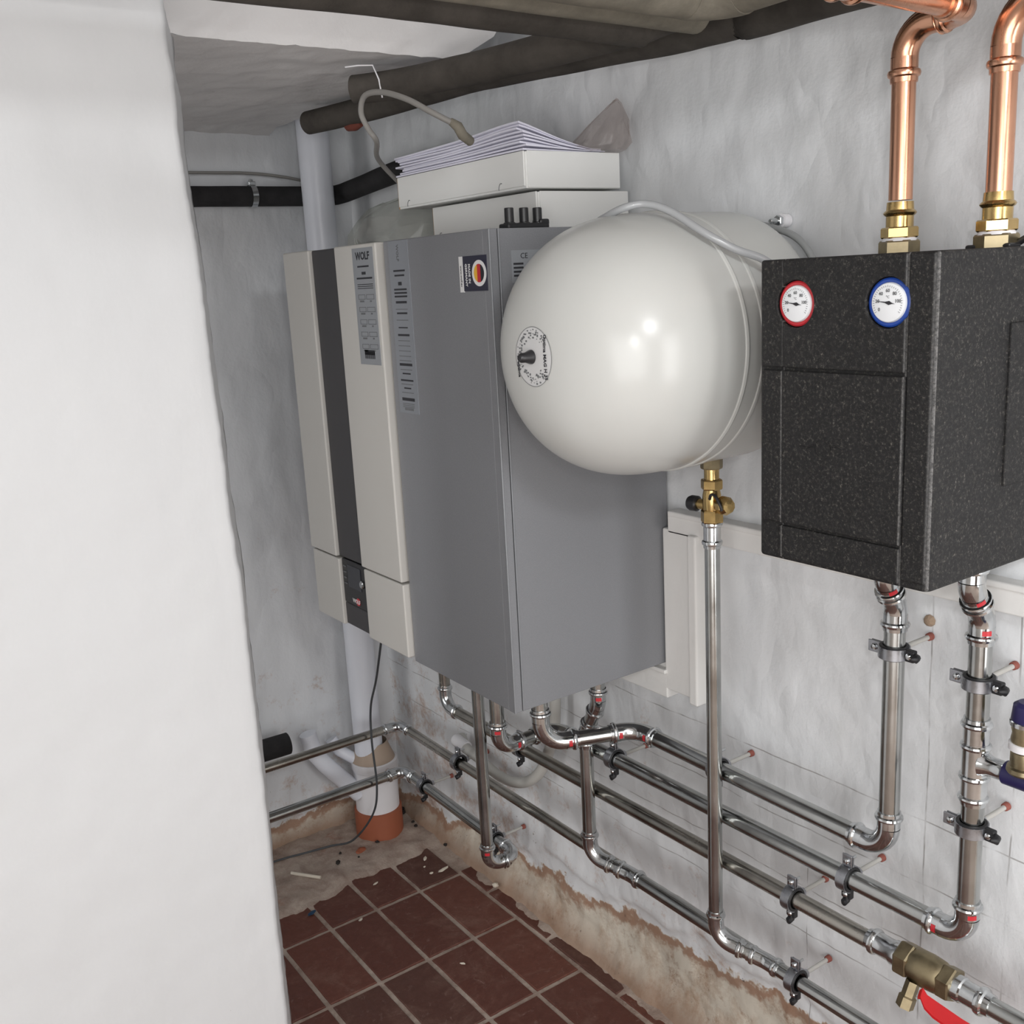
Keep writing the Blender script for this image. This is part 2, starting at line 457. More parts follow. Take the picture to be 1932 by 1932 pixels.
# low ceiling over the boiler corner with a chase for the pipes, and the higher ceiling of the room
def build_ceiling():
    m = MB()
    def patch(fn, nu, nv, flip=False):
        vs = [fn(i / nu, j / nv) for j in range(nv + 1) for i in range(nu + 1)]; fs = []
        for j in range(nv):
            for i in range(nu):
                a = j * (nu + 1) + i; q = (a, a + 1, a + nu + 2, a + nu + 1); fs.append(q[::-1] if flip else q)
        m.add(vs, fs, True)
    def edge_y(x): return 1.645 + .006 * fbm((x, 4, 0), 9, 3)
    def soff(u, v):
        x = -2.7 + u * (2.7 - .2); y0 = edge_y(x); y = y0 + v * (2.51 - y0)
        z = 1.881 + .006 * fbm((x, y, 2), 6, 5) * min(1, v * 12) + .002 * fbm((x, y, 5), 30, 3) - max(0, v - .93) * .2
        z += .0025 * fbm((x, 8, 0), 40, 3) * (1 - min(1, v * 12))
        return (x, y, z)
    patch(soff, 200, 70, True)
    def face(u, v):
        x = -2.7 + u * (2.7 - .2 + .09 * v * 1.6); b = soff(u, 0)
        z = b[2] + v * (Z_NEAR - b[2]); zz = min(1, (z - 1.88) / .05); x = -2.7 + u * (2.5 + .09 * min(1.3, zz))
        return (x, b[1] + .004 * fbm((x, 3, z * 2), 8, 5) * min(1, v * 20), z)
    patch(face, 200, 60, False)
    m.box((-.2, 1.645, 2.0), (.02, 2.51, 2.03)); m.box((-.205, 1.66, 1.89), (-.195, 2.51, 2.02)); m.box((-.2, 1.645, 2.0), (.02, 1.66, Z_NEAR))
    m.box((-2.7, -1.7, Z_NEAR), (.02, 1.66, Z_NEAR + .03))
    m.build('ceiling', M_CEIL, kind='structure')
build_ceiling()
MB().box((-2.73, -1.7, 0), (-2.7, 2.51, Z_NEAR)).build('wall_far_left', M_ROOM, kind='structure')
MB().box((-2.7, -1.73, 0), (.02, -1.7, Z_NEAR)).build('wall_front', M_ROOM, kind='structure')
MB().box((-1.70, -1.70, 0), (-.85, -1.66, 2.02), .01).build('dark_reflection_panel_1', nmat('brown_panel', (.10, .055, .035), .5), kind='structure')  # unseen brown panel added behind the camera for dark reflections in the pipes

# floor: dusty mortar bed with quarry tiles laid in it
def fl(u, v):
    x = -2.7 + u * 2.76; y = -1.7 + v * 4.24
    h = -.0035 + .0012 * fbm((x, y, 0), 30, 3)
    k = max(0.0, min(1.0, (x + .045 + .02 * fbm((x, y, 3), 9)) / .06), min(1.0, (y - 2.215 + .03 * fbm((x, y, 5), 8) - .12 * (x + .17)) / .05)) if x > -.9 and y > .8 else 0.0
    h += k * (.010 + .005 * fbm((x, y, 9), 14, 5))
    return (x, y, h)
FLOOR = struct(grid('floor', fl, 330, 500, M_GROUT))
tmesh = {}
def tile(x0, y0, x1, y1, rnd):
    g = .0058; key = (round(x1 - x0, 3), round(y1 - y0, 3), rnd)
    if key not in tmesh:
        w, h = (x1 - x0) / 2 - g, (y1 - y0) / 2 - g; me = bpy.data.meshes.new('tile')
        b = .0018
        vs = [(-w, -h, -.008), (w, -h, -.008), (w, h, -.008), (-w, h, -.008), (-w, -h, -b), (w, -h, -b), (w, h, -b), (-w, h, -b),
              (-w + b, -h + b, 0), (w - b, -h + b, 0), (w - b, h - b, 0), (-w + b, h - b, 0)]
        fs = [(0, 1, 5, 4), (1, 2, 6, 5), (2, 3, 7, 6), (3, 0, 4, 7), (4, 5, 9, 8), (5, 6, 10, 9), (6, 7, 11, 10), (7, 4, 8, 11), (8, 9, 10, 11)]
        me.from_pydata(vs, [], fs); me.materials.append(M_TILES[rnd]); tmesh[key] = me
    o = bpy.data.objects.new('tile', tmesh[key]); COL.objects.link(o); o.parent = FLOOR
    o.location = ((x0 + x1) / 2, (y0 + y1) / 2, random.uniform(-.0005, .0008))
    o.rotation_euler = (random.uniform(-.003, .003), random.uniform(-.004, .004), random.uniform(-.006, .006))
for i in range(-7, 3):
    xa = -.42 + .1235 * i
    for j in range(-8, 1):
        ya = 2.085 + .247 * j
        yb = ya + (.247 if j < 0 else .17)
        tile(xa, ya, xa + .1235, yb, random.randrange(3))
for j in range(-8, 1):
    ya = 1.97 + .247 * j
    tile(-.0495, ya, .006, min(ya + .247, 2.1), random.randrange(3))

# old wooden frame fixed flat on the right wall
t1 = bpy.data.objects.new('trim_1', None); COL.objects.link(t1); t1['kind'] = 'structure'; t1.location = (0, 1.28, .73)
m = MB(); m.box((-.020, 1.262, .735), (.01, 1.335, 1.045), .003); m.box((-.030, 1.243, .728), (.01, 1.264, 1.045), .004); m.build('post_board', M_FRAME, t1)
m = MB(); m.box((-.020, -1.6, 1.037), (.01, 1.322, 1.077), .003); m.box((-.024, -1.6, 1.070), (.01, 1.318, 1.080), .003); m.build('rail_board', M_FRAME, t1)
m = MB(); m.box((-.020, 1.33, .716), (.01, 2.2, .768), .003); m.box((-.026, 1.33, .765), (.01, 2.2, .773), .002); m.build('sill_board', M_FRAME, t1)
m = MB(); m.box((-.012, 1.30, .765), (.01, 1.42, 1.04), .002); m.build('backing_board', M_FRAME, t1)

# ------------------------------------------------------------------ pipework
def fillet(p0, p1, p2, R):
    d1 = (p1 - p0).normalized(); d2 = (p2 - p1).normalized()
    ang = d1.angle(d2); t = R * math.tan(ang / 2); a = p1 - d1 * t; b = p1 + d2 * t
    nrm = (d2 - d1).normalized(); c = p1 + nrm * (R / math.cos(ang / 2)); pts = []
    n = max(4, int(ang / .16))
    va = a - c; vb = b - c
    for i in range(n + 1):
        w = i / n; s = math.sin(ang)
        pts.append(c + va * (math.sin((1 - w) * ang) / s) + vb * (math.sin(w * ang) / s))
    return a, b, pts, d1, d2
def socket_prof(r, L=.024):
    """press socket: plain sleeve, fat bead near its mouth"""
    q = r * 1.13
    return [(0, q), (L * .45, q), (L * .52, q * 1.17), (L * .62, q * 1.22), (L * .74, q * 1.17), (L * .8, q * 1.02), (L, q * 1.0), (L, r * .98)]
def mark(el, c, ax, r, L=.0065, toward=V((-.6, -.8, 0))):
    ax = V(ax).normalized(); w = (toward - ax * toward.dot(ax)).normalized(); u = ax.cross(w); vs = []; fs = []
    n = 6
    for i in range(n + 1):
        a = -.36 + .72 * i / n
        for d in (-L / 2, L / 2): vs.append(V(c) + ax * d + (w * math.cos(a) + u * math.sin(a)) * (r + .0004))
    for i in range(n): fs.append((2 * i, 2 * i + 2, 2 * i + 3, 2 * i + 1))
    MB().add(vs, fs, True).build('press_mark', M_RED, el, label='red press indicator mark')
def run(name, label, pts, r, mat=None, fit=None, R=.032, marks=(), couplings=(), group=None, cat='pipe', radii=None, soc=.024):
    mat = mat or M_STEEL; fit = fit or M_FIT
    pts = [V(p) for p in pts]; root = thing(name, label, cat, pts[0], group)
    segs = []; cur = pts[0]
    for i in range(1, len(pts) - 1):
        Ri = (radii or {}).get(i, R)
        a, b, arc, d1, d2 = fillet(pts[i - 1], pts[i], pts[i + 1], Ri)
        m = MB(); m.sweep(arc, r * 1.125, 24, False)
        L1 = min(soc, max(0.004, (a - cur).length * .5)); 
        nxt = (pts[i + 1] - b).length if i == len(pts) - 2 else (pts[i + 1] - b).length * .5
        L2 = min(soc, max(.004, nxt))
        m.lathe(a, -d1, socket_prof(r, L1), 24, caps=False); m.lathe(b, d2, socket_prof(r, L2), 24, caps=False)
        el = m.build('elbow', fit, root)
        if i in marks: mark(el, a - d1 * L1 * .25, d1, r * 1.13)
        if -i in marks: mark(el, b + d2 * L2 * .25, d2, r * 1.13)
        segs.append((cur, a)); cur = b
    segs.append((cur, pts[-1]))
    for a, b in segs:
        if (b - a).length > .004: MB().sweep([a, b], r, 24).build('pipe', mat, root)
    for c, ax in couplings:
        m = MB(); m.lathe(V(c), ax, socket_prof(r), 24, caps=False); m.lathe(V(c), -V(ax), socket_prof(r), 24, caps=False); m.build('coupling', fit, root)
    return root

run('heating_pipe', 'dull steel pipe leaving the boiler farthest back and ending at the red-lever valve',
    [(-.085, 2.04, .785), (-.085, 2.04, .49), (-.085, .835, .503)], .0135, M_STEELW)
run('heating_pipe', 'steel pipe dropping nearest the floor below the boiler, then looping back to the corner',
    [(-.155, 1.782, .785), (-.155, 1.782, .207), (-.085, 1.766, .212), (-.085, 2.29, .224), (-1.4, 2.29, .224)], .0135, R=.03, marks=(1,), radii={1: .028, 2: .027, 3: .03})
run('heating_pipe', 'upper of the two steel pipes crossing the back wall and turning along the right wall',
    [(-1.4, 2.29, .356), (-.085, 2.29, .356), (-.085, 1.37, .354)], .0115, M_STEELW, radii={1: .03})
run('heating_pipe', 'steel drop pipe with kinked top, second vertical pipe right of the boiler front corner',
    [(-.114, 1.418, .785), (-.114, 1.420, .705), (-.114, 1.462, .632), (-.114, 1.462, .366), (-.085, 1.375, .352), (-.085, 1.05, .3515)], .0135, marks=(1,), radii={1: .03, 2: .03, 3: .034, 4: .04})
run('tank_pipe', 'long vertical steel pipe below the white tank, bending into the lowest wall pipe',
    [(-.115, 1.120, 1.107), (-.115, 1.120, .366), (-.085, 1.035, .353), (-.085, .1, .355)], .0122, radii={1: .034, 2: .04}, couplings=[((-.115, 1.120, 1.090), (0, 0, 1))])
run('heating_pipe', 'second-highest steel wall pipe, rising at its end to the right of the black box',
    [(-.227, 1.60, .785), (-.227, 1.60, .583), (-.085, 1.60, .583), (-.085, .683, .590), (-.085, .683, 1.05), (-.118, .68, 1.095), (-.118, .68, 1.145)], .0145,
    R=.034, marks=(1, -1, 2, 3, 4, -3, 5, 6), radii={1: .034, 2: .036, 5: .03, 6: .03}, couplings=[((-.085, .683, .889), (0, 0, 1)), ((-.085, .683, .815), (0, 0, 1))])
run('heating_pipe', 'topmost steel wall pipe, rising at its end to the left of the black box',
    [(-.255, 1.414, .785), (-.255, 1.414, .668), (-.085, 1.345, .668), (-.085, .808, .665), (-.085, .808, 1.035), (-.114, .805, 1.08), (-.114, .805, 1.145)], .0145,
    R=.034, marks=(-1, 2, -2, 5), radii={1: .045, 2: .045, 3: .038, 5: .03, 6: .03})
# copper above the black box
run('copper_pipe', 'left copper pipe rising from black box and doubling back overhead',
    [(-.11, .802, 1.568), (-.11, .802, 1.768), (-.11, .715, 1.768), (-.95, .715, 1.775), (-.95, .715, 2.34)], .0142, M_COPPER, M_COPPER, R=.034,
    radii={1: .036, 2: .034}, couplings=[((-.34, .715, 1.770), (1, 0, 0))], soc=.028)
run('copper_pipe', 'right copper pipe rising from black box and bending out of view at the edge',
    [(-.11, .675, 1.566), (-.11, .675, 1.77), (-.11, -1.5, 1.79)], .0142, M_COPPER, M_COPPER, R=.05, soc=.028)
# brass unions on the box
for y, zt, lab in ((.802, 1.565, 'brass screw union on the box under the left copper pipe'), (.675, 1.567, 'brass screw union on the box under the right copper pipe')):
    t = thing('brass_union', lab, 'fitting', (-.11, y, 1.505), 'brass unions on the pump box')
    MB().hexa((-.11, y, 1.500), (0, 0, 1), .020, .0245).build('union_nut', M_BRASSD, t, label='dull brass hexagonal nut')
    MB().lathe((-.11, y, 1.519), (0, 0, 1), [(0, .021), (.003, .020), (.004, .019)], 24).build('seal_ring', M_PVCW, t)
    MB().hexa((-.11, y, 1.5225), (0, 0, 1), .0135, .0222).build('hexagon', M_BRASS, t)
    MB().lathe((-.11, y, 1.535), (0, 0, 1), [(0, .0165), (.014, .0165), (.0155, .0185), (.0178, .0200), (.0200, .0185), (.0215, .0165), (.031, .0158), (.031, .0142)], 28).build('press_socket', M_BRASS, t)

# pipe clamps
def make_clamp():
    t = thing('pipe_clamp', '', 'pipe clamp', (0, 0, 0))
    r = .0155; w = .0095
    m = MB(); prof = [(-w, r), (-w, r + .0035), (-w + .001, r + .0045), (w - .001, r + .0045), (w, r + .0035), (w, r)]
    m.lathe((0, 0, 0), (0, 1, 0), prof, 32, caps=False); m.build('rubber_lining', M_RUBBER, t)
    MB().lathe((0, 0, 0), (0, 1, 0), [(-w + .0015, r + .004), (-w + .0015, r + .006), (w - .0015, r + .006), (w - .0015, r + .004)], 32, caps=False).build('clamp_band', M_ZINC, t)
    m = MB(); m.box((-.0035, -.0085, r + .003), (-.0008, .0085, r + .024), .0012); m.box((.0008, -.0085, r + .003), (.0035, .0085, r + .022), .0012)
    m.build('clamp_ear', M_ZINC, t)
    m = MB(); m.lathe((-.0035, 0, r + .0135), (-1, 0, 0), [(0, .0046), (.0018, .0048), (.0034, .0036), (.0040, .0008)], 16); m.lathe((.003, 0, r + .0135), (1, 0, 0), [(0, .0024), (.015, .0024)], 12)
    m.build('screw', M_FIT, t)
    m = MB(); m.box((-.0050, -.0085, -r - .018), (.0045, .0085, -r - .003), .002); m.sweep([(.001, 0, -r - .012), (-.003, 0, -r - .021), (-.008, 0, -r - .023), (-.011, 0, -r - .018)], [.0055, .006, .0055, .003], 10)
    m.build('latch', M_RUBBER, t, label='black hinged latch')
    m = MB(); m.lathe((-.005, 0, -r - .0105), (-1, 0, 0), [(0, .0042), (.0018, .0044), (.0032, .0032), (.0036, .0008)], 16); m.build('screw', M_FIT, t)
    m = MB(); m.hexa((r + .004, 0, 0), (1, 0, 0), .008, .0072); m.build('stud_nut', M_ZINC, t)
    m = MB(); m.lathe((r + .008, 0, 0), (1, 0, 0), [(0, .0036), (.063, .0036)], 12); m.build('stud', M_HOSE, t)
    m = MB(); m.lathe((.0785, 0, 0), (1, 0, 0), [(0, .0042), (.0015, .0056), (.008, .0060)], 14); m.build('wall_plug', nmat('wall_plug_red', (.27, .08, .06), .7), t, label='reddish wall plug')
    return t
proto = make_clamp()
CL = [((-.085, .972, .354), 'h', 'pipe clamp on the lowest wall pipe, nearest the camera at the bottom of the photo'),
      ((-.085, .980, .501), 'h', 'pipe clamp on the wall pipe just left of the red-lever valve'),
      ((-.085, .875, .588), 'h', 'pipe clamp on second-highest wall pipe, just before its right-hand bend'),
      ((-.085, 1.413, .585), 'h', 'pipe clamp on second-highest wall pipe, under the curved bends below the boiler'),
      ((-.085, 1.142, .667), 'h', 'pipe clamp on topmost wall pipe, half hidden behind the long vertical pipe'),
      ((-.085, 1.858, .2135), 'h', 'pipe clamp on the lowest back pipe, behind the drop pipe above its loop'),
      ((-.085, 2.182, .221), 'h', 'pipe clamp on the lowest pipe nearest the white drain corner'),
      ((-.085, 2.000, .357), 'h', 'pipe clamp beside the grey hose end on the upper back pipe'),
      ((-.085, 1.730, .493), 'h', 'pipe clamp just behind the small elbow below the boiler front corner'),
      ((-.085, .808, .970), 'v', 'pipe clamp on the left riser below the black box'),
      ((-.085, .683, .962), 'v', 'pipe clamp high on the right riser below the black box'),
      ((-.085, .683, .756), 'v', 'pipe clamp on the right riser below its side branch')]
for i, (p, k, lab) in enumerate(CL):
    o = proto if i == 0 else copy_tree(proto)
    o.location = p; o['label'] = lab; o['group'] = 'rubber-lined pipe clamps on the wall pipes'
    if k == 'v': o.rotation_euler = (-PI / 2, 0, 0)

# ball valve with red lever
t = thing('ball_valve', 'brass ball valve with a red lever on the lower right wall pipe', 'valve', (-.09, .74, .47))
vx, vz = -.085, .506
MB().lathe((vx, .835, vz), (0, -1, 0), [(0, .0155), (.006, .0165), (.008, .0195), (.012, .0200), (.015, .0185), (.016, .0165), (.040, .0165), (.043, .0185), (.056, .0185)], 28).build('inlet_socket', M_FIT, t, label='zinc press socket')
m = MB(); m.hexa((vx, .781, vz), (0, -1, 0), .022, .0265); m.lathe((vx, .762, vz), (0, -1, 0), [(0, .0215), (.006, .0245), (.026, .0255), (.044, .0240), (.050, .0215)], 28); m.hexa((vx, .714, vz), (0, -1, 0), .020, .0255)
m.build('valve_body', M_BRASSD, t)
MB().lathe((vx, .695, vz), (0, -1, 0), [(0, .0185), (.012, .0185), (.014, .0165), (.034, .0165), (.036, .0195), (.040, .0205), (.044, .0195), (.046, .0165), (.054, .0155)], 28).build('outlet_socket', M_FIT, t, label='zinc press socket')
m = MB(); m.lathe((vx - .018, .748, vz - .014), (-.35, .1, -.95), [(0, .010), (.022, .010), (.024, .0125), (.040, .0125)], 6, False); m.build('stem_nut', M_BRASSD, t)
m = MB()
lp = [(-.108, .736, .480), (-.110, .730, .486), (-.112, .722, .478), (-.112, .708, .474), (-.112, .67, .470), (-.112, .60, .468), (-.112, .565, .468)]
vs = []; fs = []
for i, p in enumerate(lp):
    ww = .0060 + .0055 * min(1, i / 3)
    for dx, dz in ((-ww, .003), (ww, .0005), (ww, -.0035), (-ww, -.001)): vs.append((p[0] + dx * .35, p[1], p[2] + dz + dx * .94))
for i in range(len(lp) - 1):
    for k in range(4): fs.append((i * 4 + k, i * 4 + (k + 1) % 4, i * 4 + 4 + (k + 1) % 4, i * 4 + 4 + k))
fs += [(3, 2, 1, 0), tuple(range(len(vs) - 4, len(vs)))]
m.add(vs, fs); m.build('lever', M_REDL, t, label='red coated steel lever')
text('THERM', .011, (-.1185, .655, .4700), M_INKG, t, 'lever_lettering', bold=.0003)
run('heating_pipe', 'short bright steel pipe leaving the red-lever valve at the lower right corner', [(vx, .645, vz), (vx, -.9, vz + .004)], .0132)

# branch tee and filling valve at the right edge
t = thing('pipe_branch', 'side branch on the right riser ending in a dark blue plastic stub', 'fitting', (-.085, .683, .852))
MB().lathe((-.085, .683, .852), (0, 0, 1), [(-.027, .0168), (.027, .0168)], 28).build('tee_body', M_FIT, t)
m = MB(); m.lathe((-.085, .672, .852), (0, -1, 0), [(0, .0175), (.006, .0150), (.012, .0132), (.028, .0130), (.031, .0142)], 24); m.build('branch_spigot', M_FIT, t)
MB().lathe((-.085, .642, .852), (0, -1, 0), [(0, .0135), (.001, .0155), (.045, .0155)], 24).build('blue_cap', M_BLUEP, t, label='dark blue plastic sleeve')
t = thing('check_valve', 'ribbed brass and white valve with dark blue cap at the right edge', 'valve', (-.10, .612, .87))
MB().lathe((-.100, .610, .868), (0, 0, 1), [(0, .019), (.003, .021), (.008, .020), (.010, .017), (.027, .017), (.029, .0165), (.031, .018)], 26).build('brass_body', M_BRASSD, t)
MB().lathe((-.100, .610, .899), (0, 0, 1), [(0, .018), (.001, .0198), (.009, .0198), (.010, .018)], 26).build('white_ring', M_PVCW, t)
MB().lathe((-.100, .610, .909), (0, 0, 1), [(0, .0165), (.004, .0175), (.012, .0160), (.018, .0175), (.022, .0165)], 26).build('brass_neck', M_BRASSD, t)
MB().lathe((-.100, .610, .931), (0, 0, 1), [(0, .018), (.001, .0198), (.006, .0198), (.007, .018)], 26).build('steel_ring', M_FIT, t)
MB().lathe((-.100, .610, .938), (0, 0, 1), [(0, .0175), (.002, .0185), (.020, .0165), (.024, .011)], 26).build('blue_cap', M_BLUEP, t, label='dark blue plastic cap')

# ------------------------------------------------------------------ insulated pipes under the ceiling
def wobble(pts, a=.002, n=60):
    out = []; pts = [V(p) for p in pts]; L = [0]
    for p, q in zip(pts, pts[1:]): L.append(L[-1] + (q - p).length)
    for i in range(n + 1):
        d = L[-1] * i / n
        for k in range(len(pts) - 1):
            if d <= L[k + 1] + 1e-9: t = (d - L[k]) / (L[k + 1] - L[k]); p = pts[k].lerp(pts[k + 1], t); break
        out.append(p + V((fbm((d, 1, pts[0].x), 4), 0, fbm((d, 5, pts[0].x), 4))) * a)
    return out
def insul(name, label, pts, r, mat, r0=None, **kw):
    P = wobble(pts, **kw); root = thing(name, label, 'insulated pipe', P[0])
    rr = [(r if r0 is None else r0 + (r - r0) * min(1, i / (len(P) * .35))) * (1 + .03 * fbm((i * .2, r, 3), 1)) for i in range(len(P))]
    MB().sweep(P, rr, 22, True).build('foam_sleeve', mat, root)
    MB().sweep([P[0] + (P[0] - P[1]).normalized() * .004, P[1]], r * .42, 16).build('bare_pipe', M_STEELW, root)
    return root
insul('insulated_pipe', 'dark insulated pipe hanging closest to the right wall under the ceiling',
      smooth_path([(-.264, 2.140, 1.844), (-.213, 1.97, 1.848), (-.187, 1.80, 1.852), (-.168, 1.60, 1.853), (-.115, 1.42, 1.852), (-.078, 1.24, 1.848), (-.071, 1.07, 1.845), (-.068, .86, 1.841), (-.07, -1.65, 1.83)], 8), .0300, M_FOAM, r0=.0235, n=110, a=.0015)
insul('insulated_pipe', 'shorter dark insulated pipe slanting under the low ceiling, its open end near the drain pipe',
      smooth_path([(-.362, 1.735, 1.838), (-.300, 1.64, 1.838), (-.225, 1.43, 1.842), (-.170, 1.20, 1.850), (-.145, .9, 1.860), (-.143, -1.65, 1.86)], 8), .0310, M_FOAM, r0=.0240, n=100, a=.0015)
insul('insulated_pipe', 'dark insulated pipe crossing in front of the ceiling step, cut short near the wall pipes',
      [(-.165, 1.20, 1.846), (-.6, 1.20, 1.848), (-2.65, 1.20, 1.85)], .029, M_FOAM, n=50)
insul('insulated_pipe', 'middle insulated cross pipe overhead, between the dark one and the brownish one',
      [(-.15, 1.105, 1.846), (-.6, 1.105, 1.848), (-2.65, 1.105, 1.85)], .029, M_FOAM2, n=50)
def elbow_insul():
    P = [V((-2.65, 1.0, 1.845)), V((-.26, 1.0, 1.842))]; a, b, arc, d1, d2 = fillet(V((-2.65, 1.01, 1.845)), V((-.215, 1.01, 1.840)), V((-.215, -1.6, 1.84)), .05)
    root = thing('insulated_pipe', 'brownish insulated overhead pipe that turns a mitred corner towards the copper pipe', 'insulated pipe', (-.215, 1.01, 1.84))
    MB().sweep(wobble([(-2.65, 1.01, 1.845), a], n=40), .033, 22).build('foam_sleeve', M_FOAM2, root)
    MB().sweep(arc, .0345, 22).build('foam_elbow', M_FOAM2, root)
    MB().sweep(wobble([b, (-.215, -1.6, 1.84)], n=40), .033, 22).build('foam_sleeve', M_FOAM2, root)
elbow_insul()
insul('insulated_pipe', 'charcoal insulated pipe along the back wall, bending round behind the cartons',
      [(-1.5, 2.455, 1.722), (-.075, 2.455, 1.722), (-.055, 2.43, 1.725), (-.052, 2.15, 1.748), (-.05, 1.98, 1.752)], .0235, M_FOAMD, n=70, a=.001)
t = thing('pipe_clamp', 'bright chrome clamp ring around the charcoal pipe on the back wall', 'pipe clamp', (-.278, 2.455, 1.722))
MB().lathe((-.278, 2.455, 1.722), (1, 0, 0), [(-.007, .0235), (-.007, .0262), (.007, .0262), (.007, .0235)], 28, caps=False).build('clamp_band', M_FIT, t)
m = MB(); m.box((-.287, 2.447, 1.746), (-.269, 2.463, 1.756), .002); m.lathe((-.278, 2.455, 1.756), (0, 0, 1), [(0, .0055), (.004, .005), (.006, .002)], 14); m.build('screw_lug', M_FIT, t)
MB().lathe((-.278, 2.478, 1.722), (0, 1, 0), [(0, .004), (.022, .004)], 10).build('stud', M_FIT, t)
# insulated stub low on the back wall
t = thing('insulated_pipe', 'dark insulated pipe stub low on the back wall beside the white partition', 'insulated pipe', (-.34, 2.43, .33))
MB().sweep(wobble([(-.345, 2.435, .333), (-1.4, 2.435, .345)], n=20), .029, 22).build('foam_sleeve', M_FOAMD, t)
# string holding the sleeve end and reddish exposed end
tag(MB().sweep([(-.380, 1.725, 1.872), (-.368, 1.70, 1.871), (-.345, 1.69, 1.871), (-.345, 1.672, 1.845), (-.342, 1.67, 1.815)], .0014, 8).build('tie_string', M_PVCW), 'pale string tied round the open end of the slanting dark pipe sleeve', 'string')
tag(MB().lathe((-.225, 2.045, 1.824), (.25, -1, 0), [(0, .004), (.008, .010), (.03, .012), (.05, .006)], 12).build('pipe_flange', nmat('rust_red', (.16, .04, .025), .8)), 'rusty red lug peeping out under the dark sleeve above the white drain pipe', 'bracket')

# ------------------------------------------------------------------ soil pipe in the corner
t = thing('drain_pipe', 'grey white plastic drain pipe standing in the back corner behind the boiler', 'drain pipe', (-.13, 2.405, 0))
MB().sweep([(-.127, 2.405, .22), (-.130, 2.405, 1.90)], .0385, 32).build('downpipe', M_PVC, t)
MB().lathe((-.112, 2.41, .075), (0, 0, 1), [(0, .060), (.125, .061), (.128, .064), (.150, .065), (.153, .060)], 36).build('sleeve', M_PVCW, t, label='wide white sleeve')
MB().lathe((-.115, 2.408, .228), (0, 0, 1), [(0, .060), (.02, .052), (.05, .0405)], 36, caps=False).build('sealing_collar', nmat('stained_seal', (.40, .31, .24), .6), t)
MB().lathe((-.112, 2.41, 0.0), (0, 0, 1), [(0, .066), (.080, .066), (.082, .060)], 36).build('floor_socket', M_ORANGE, t, label='orange brown clay-coloured floor socket')
m = MB(); m.sweep([(-.285, 2.44, .34), (-.275, 2.435, .285), (-.250, 2.43, .245), (-.165, 2.41, .135)], .023, 20); m.build('branch', M_PVC, t)
m = MB(); m.sweep([(-.215, 2.45, .30), (-.20, 2.44, .265), (-.165, 2.425, .235)], .016, 16); m.build('small_branch', M_PVC, t)

# grey condensate hose under the boiler
t = thing('drain_hose', 'light grey plastic hose looping down under the boiler along the wall', 'hose', (-.035, 1.8, .36))
MB().sweep(smooth_path([(-.02, 2.085, .372), (-.04, 2.03, .366), (-.04, 1.98, .360), (-.038, 1.90, .345), (-.035, 1.83, .352), (-.035, 1.765, .385), (-.035, 1.715, .44), (-.035, 1.672, .54), (-.035, 1.66, .66), (-.035, 1.66, .785)]), .0125, 18).build('hose_tube', M_HOSE, t)
MB().lathe((-.038, 2.035, .3665), (0, 1, .1), [(0, .0155), (.045, .0165), (.050, .015)], 22).build('hose_socket', M_PVCW, t)
tag(MB().sweep(smooth_path([(-.25, 2.0, .785), (-.22, 2.13, .58), (-.185, 2.25, .45), (-.185, 2.262, .35), (-.182, 2.262, .22), (-.188, 2.29, .13), (-.215, 2.37, .03), (-.265, 2.41, .013), (-.335, 2.425, .012), (-.42, 2.44, .012), (-.62, 2.45, .012), (-1.2, 2.40, .012)]), .0028, 10).build('sensor_cable', M_CABLED),
    'thin dark cable hanging from the boiler and trailing across the floor', 'cable')
# loop of grey cable over the cartons
tag(MB().sweep(smooth_path([(-0.18, 1.9, 1.69), (-0.26, 1.85, 1.735), (-0.352, 1.684, 1.744), (-0.373, 1.673, 1.764), (-0.383, 1.675, 1.79), (-0.385, 1.653, 1.813), (-0.383, 1.598, 1.81), (-0.373, 1.536, 1.79), (-0.352, 1.494, 1.764), (-0.323, 1.48, 1.747)]), .0048, 12).build('grey_cable', M_CABLE),
    'stiff grey cable looping up beside the cartons on the boiler', 'cable')
tag(MB().sweep([(-0.325, 1.483, 1.75), (-0.318, 1.473, 1.741), (-0.309, 1.474, 1.728), (-0.285, 1.49, 1.722)], [.006, .0085, .0085, .008], 12).build('cable_gland', M_FOAM2), 'stubby brown grey sleeve at the end of the looped cable', 'cable end')
tag(MB().sweep(smooth_path([(-1.3, 2.484, 1.775), (-.42, 2.484, 1.778), (-.27, 2.484, 1.778), (-.18, 2.482, 1.770), (-.10, 2.478, 1.755), (-.03, 2.47, 1.74)]), .0036, 10).build('wall_cable', M_CABLE),
    'thin grey cable running above the charcoal pipe on the back wall', 'cable')
tag(MB().lathe((-.228, 2.503, 1.505), (0, -1, 0), [(0, .009), (.006, .0085), (.0065, .004)], 14).build('wall_plug', nmat('dark_red_plug', (.08, .012, .012), .7)), 'dark red wall plug in the back wall left of the boiler', 'wall plug')

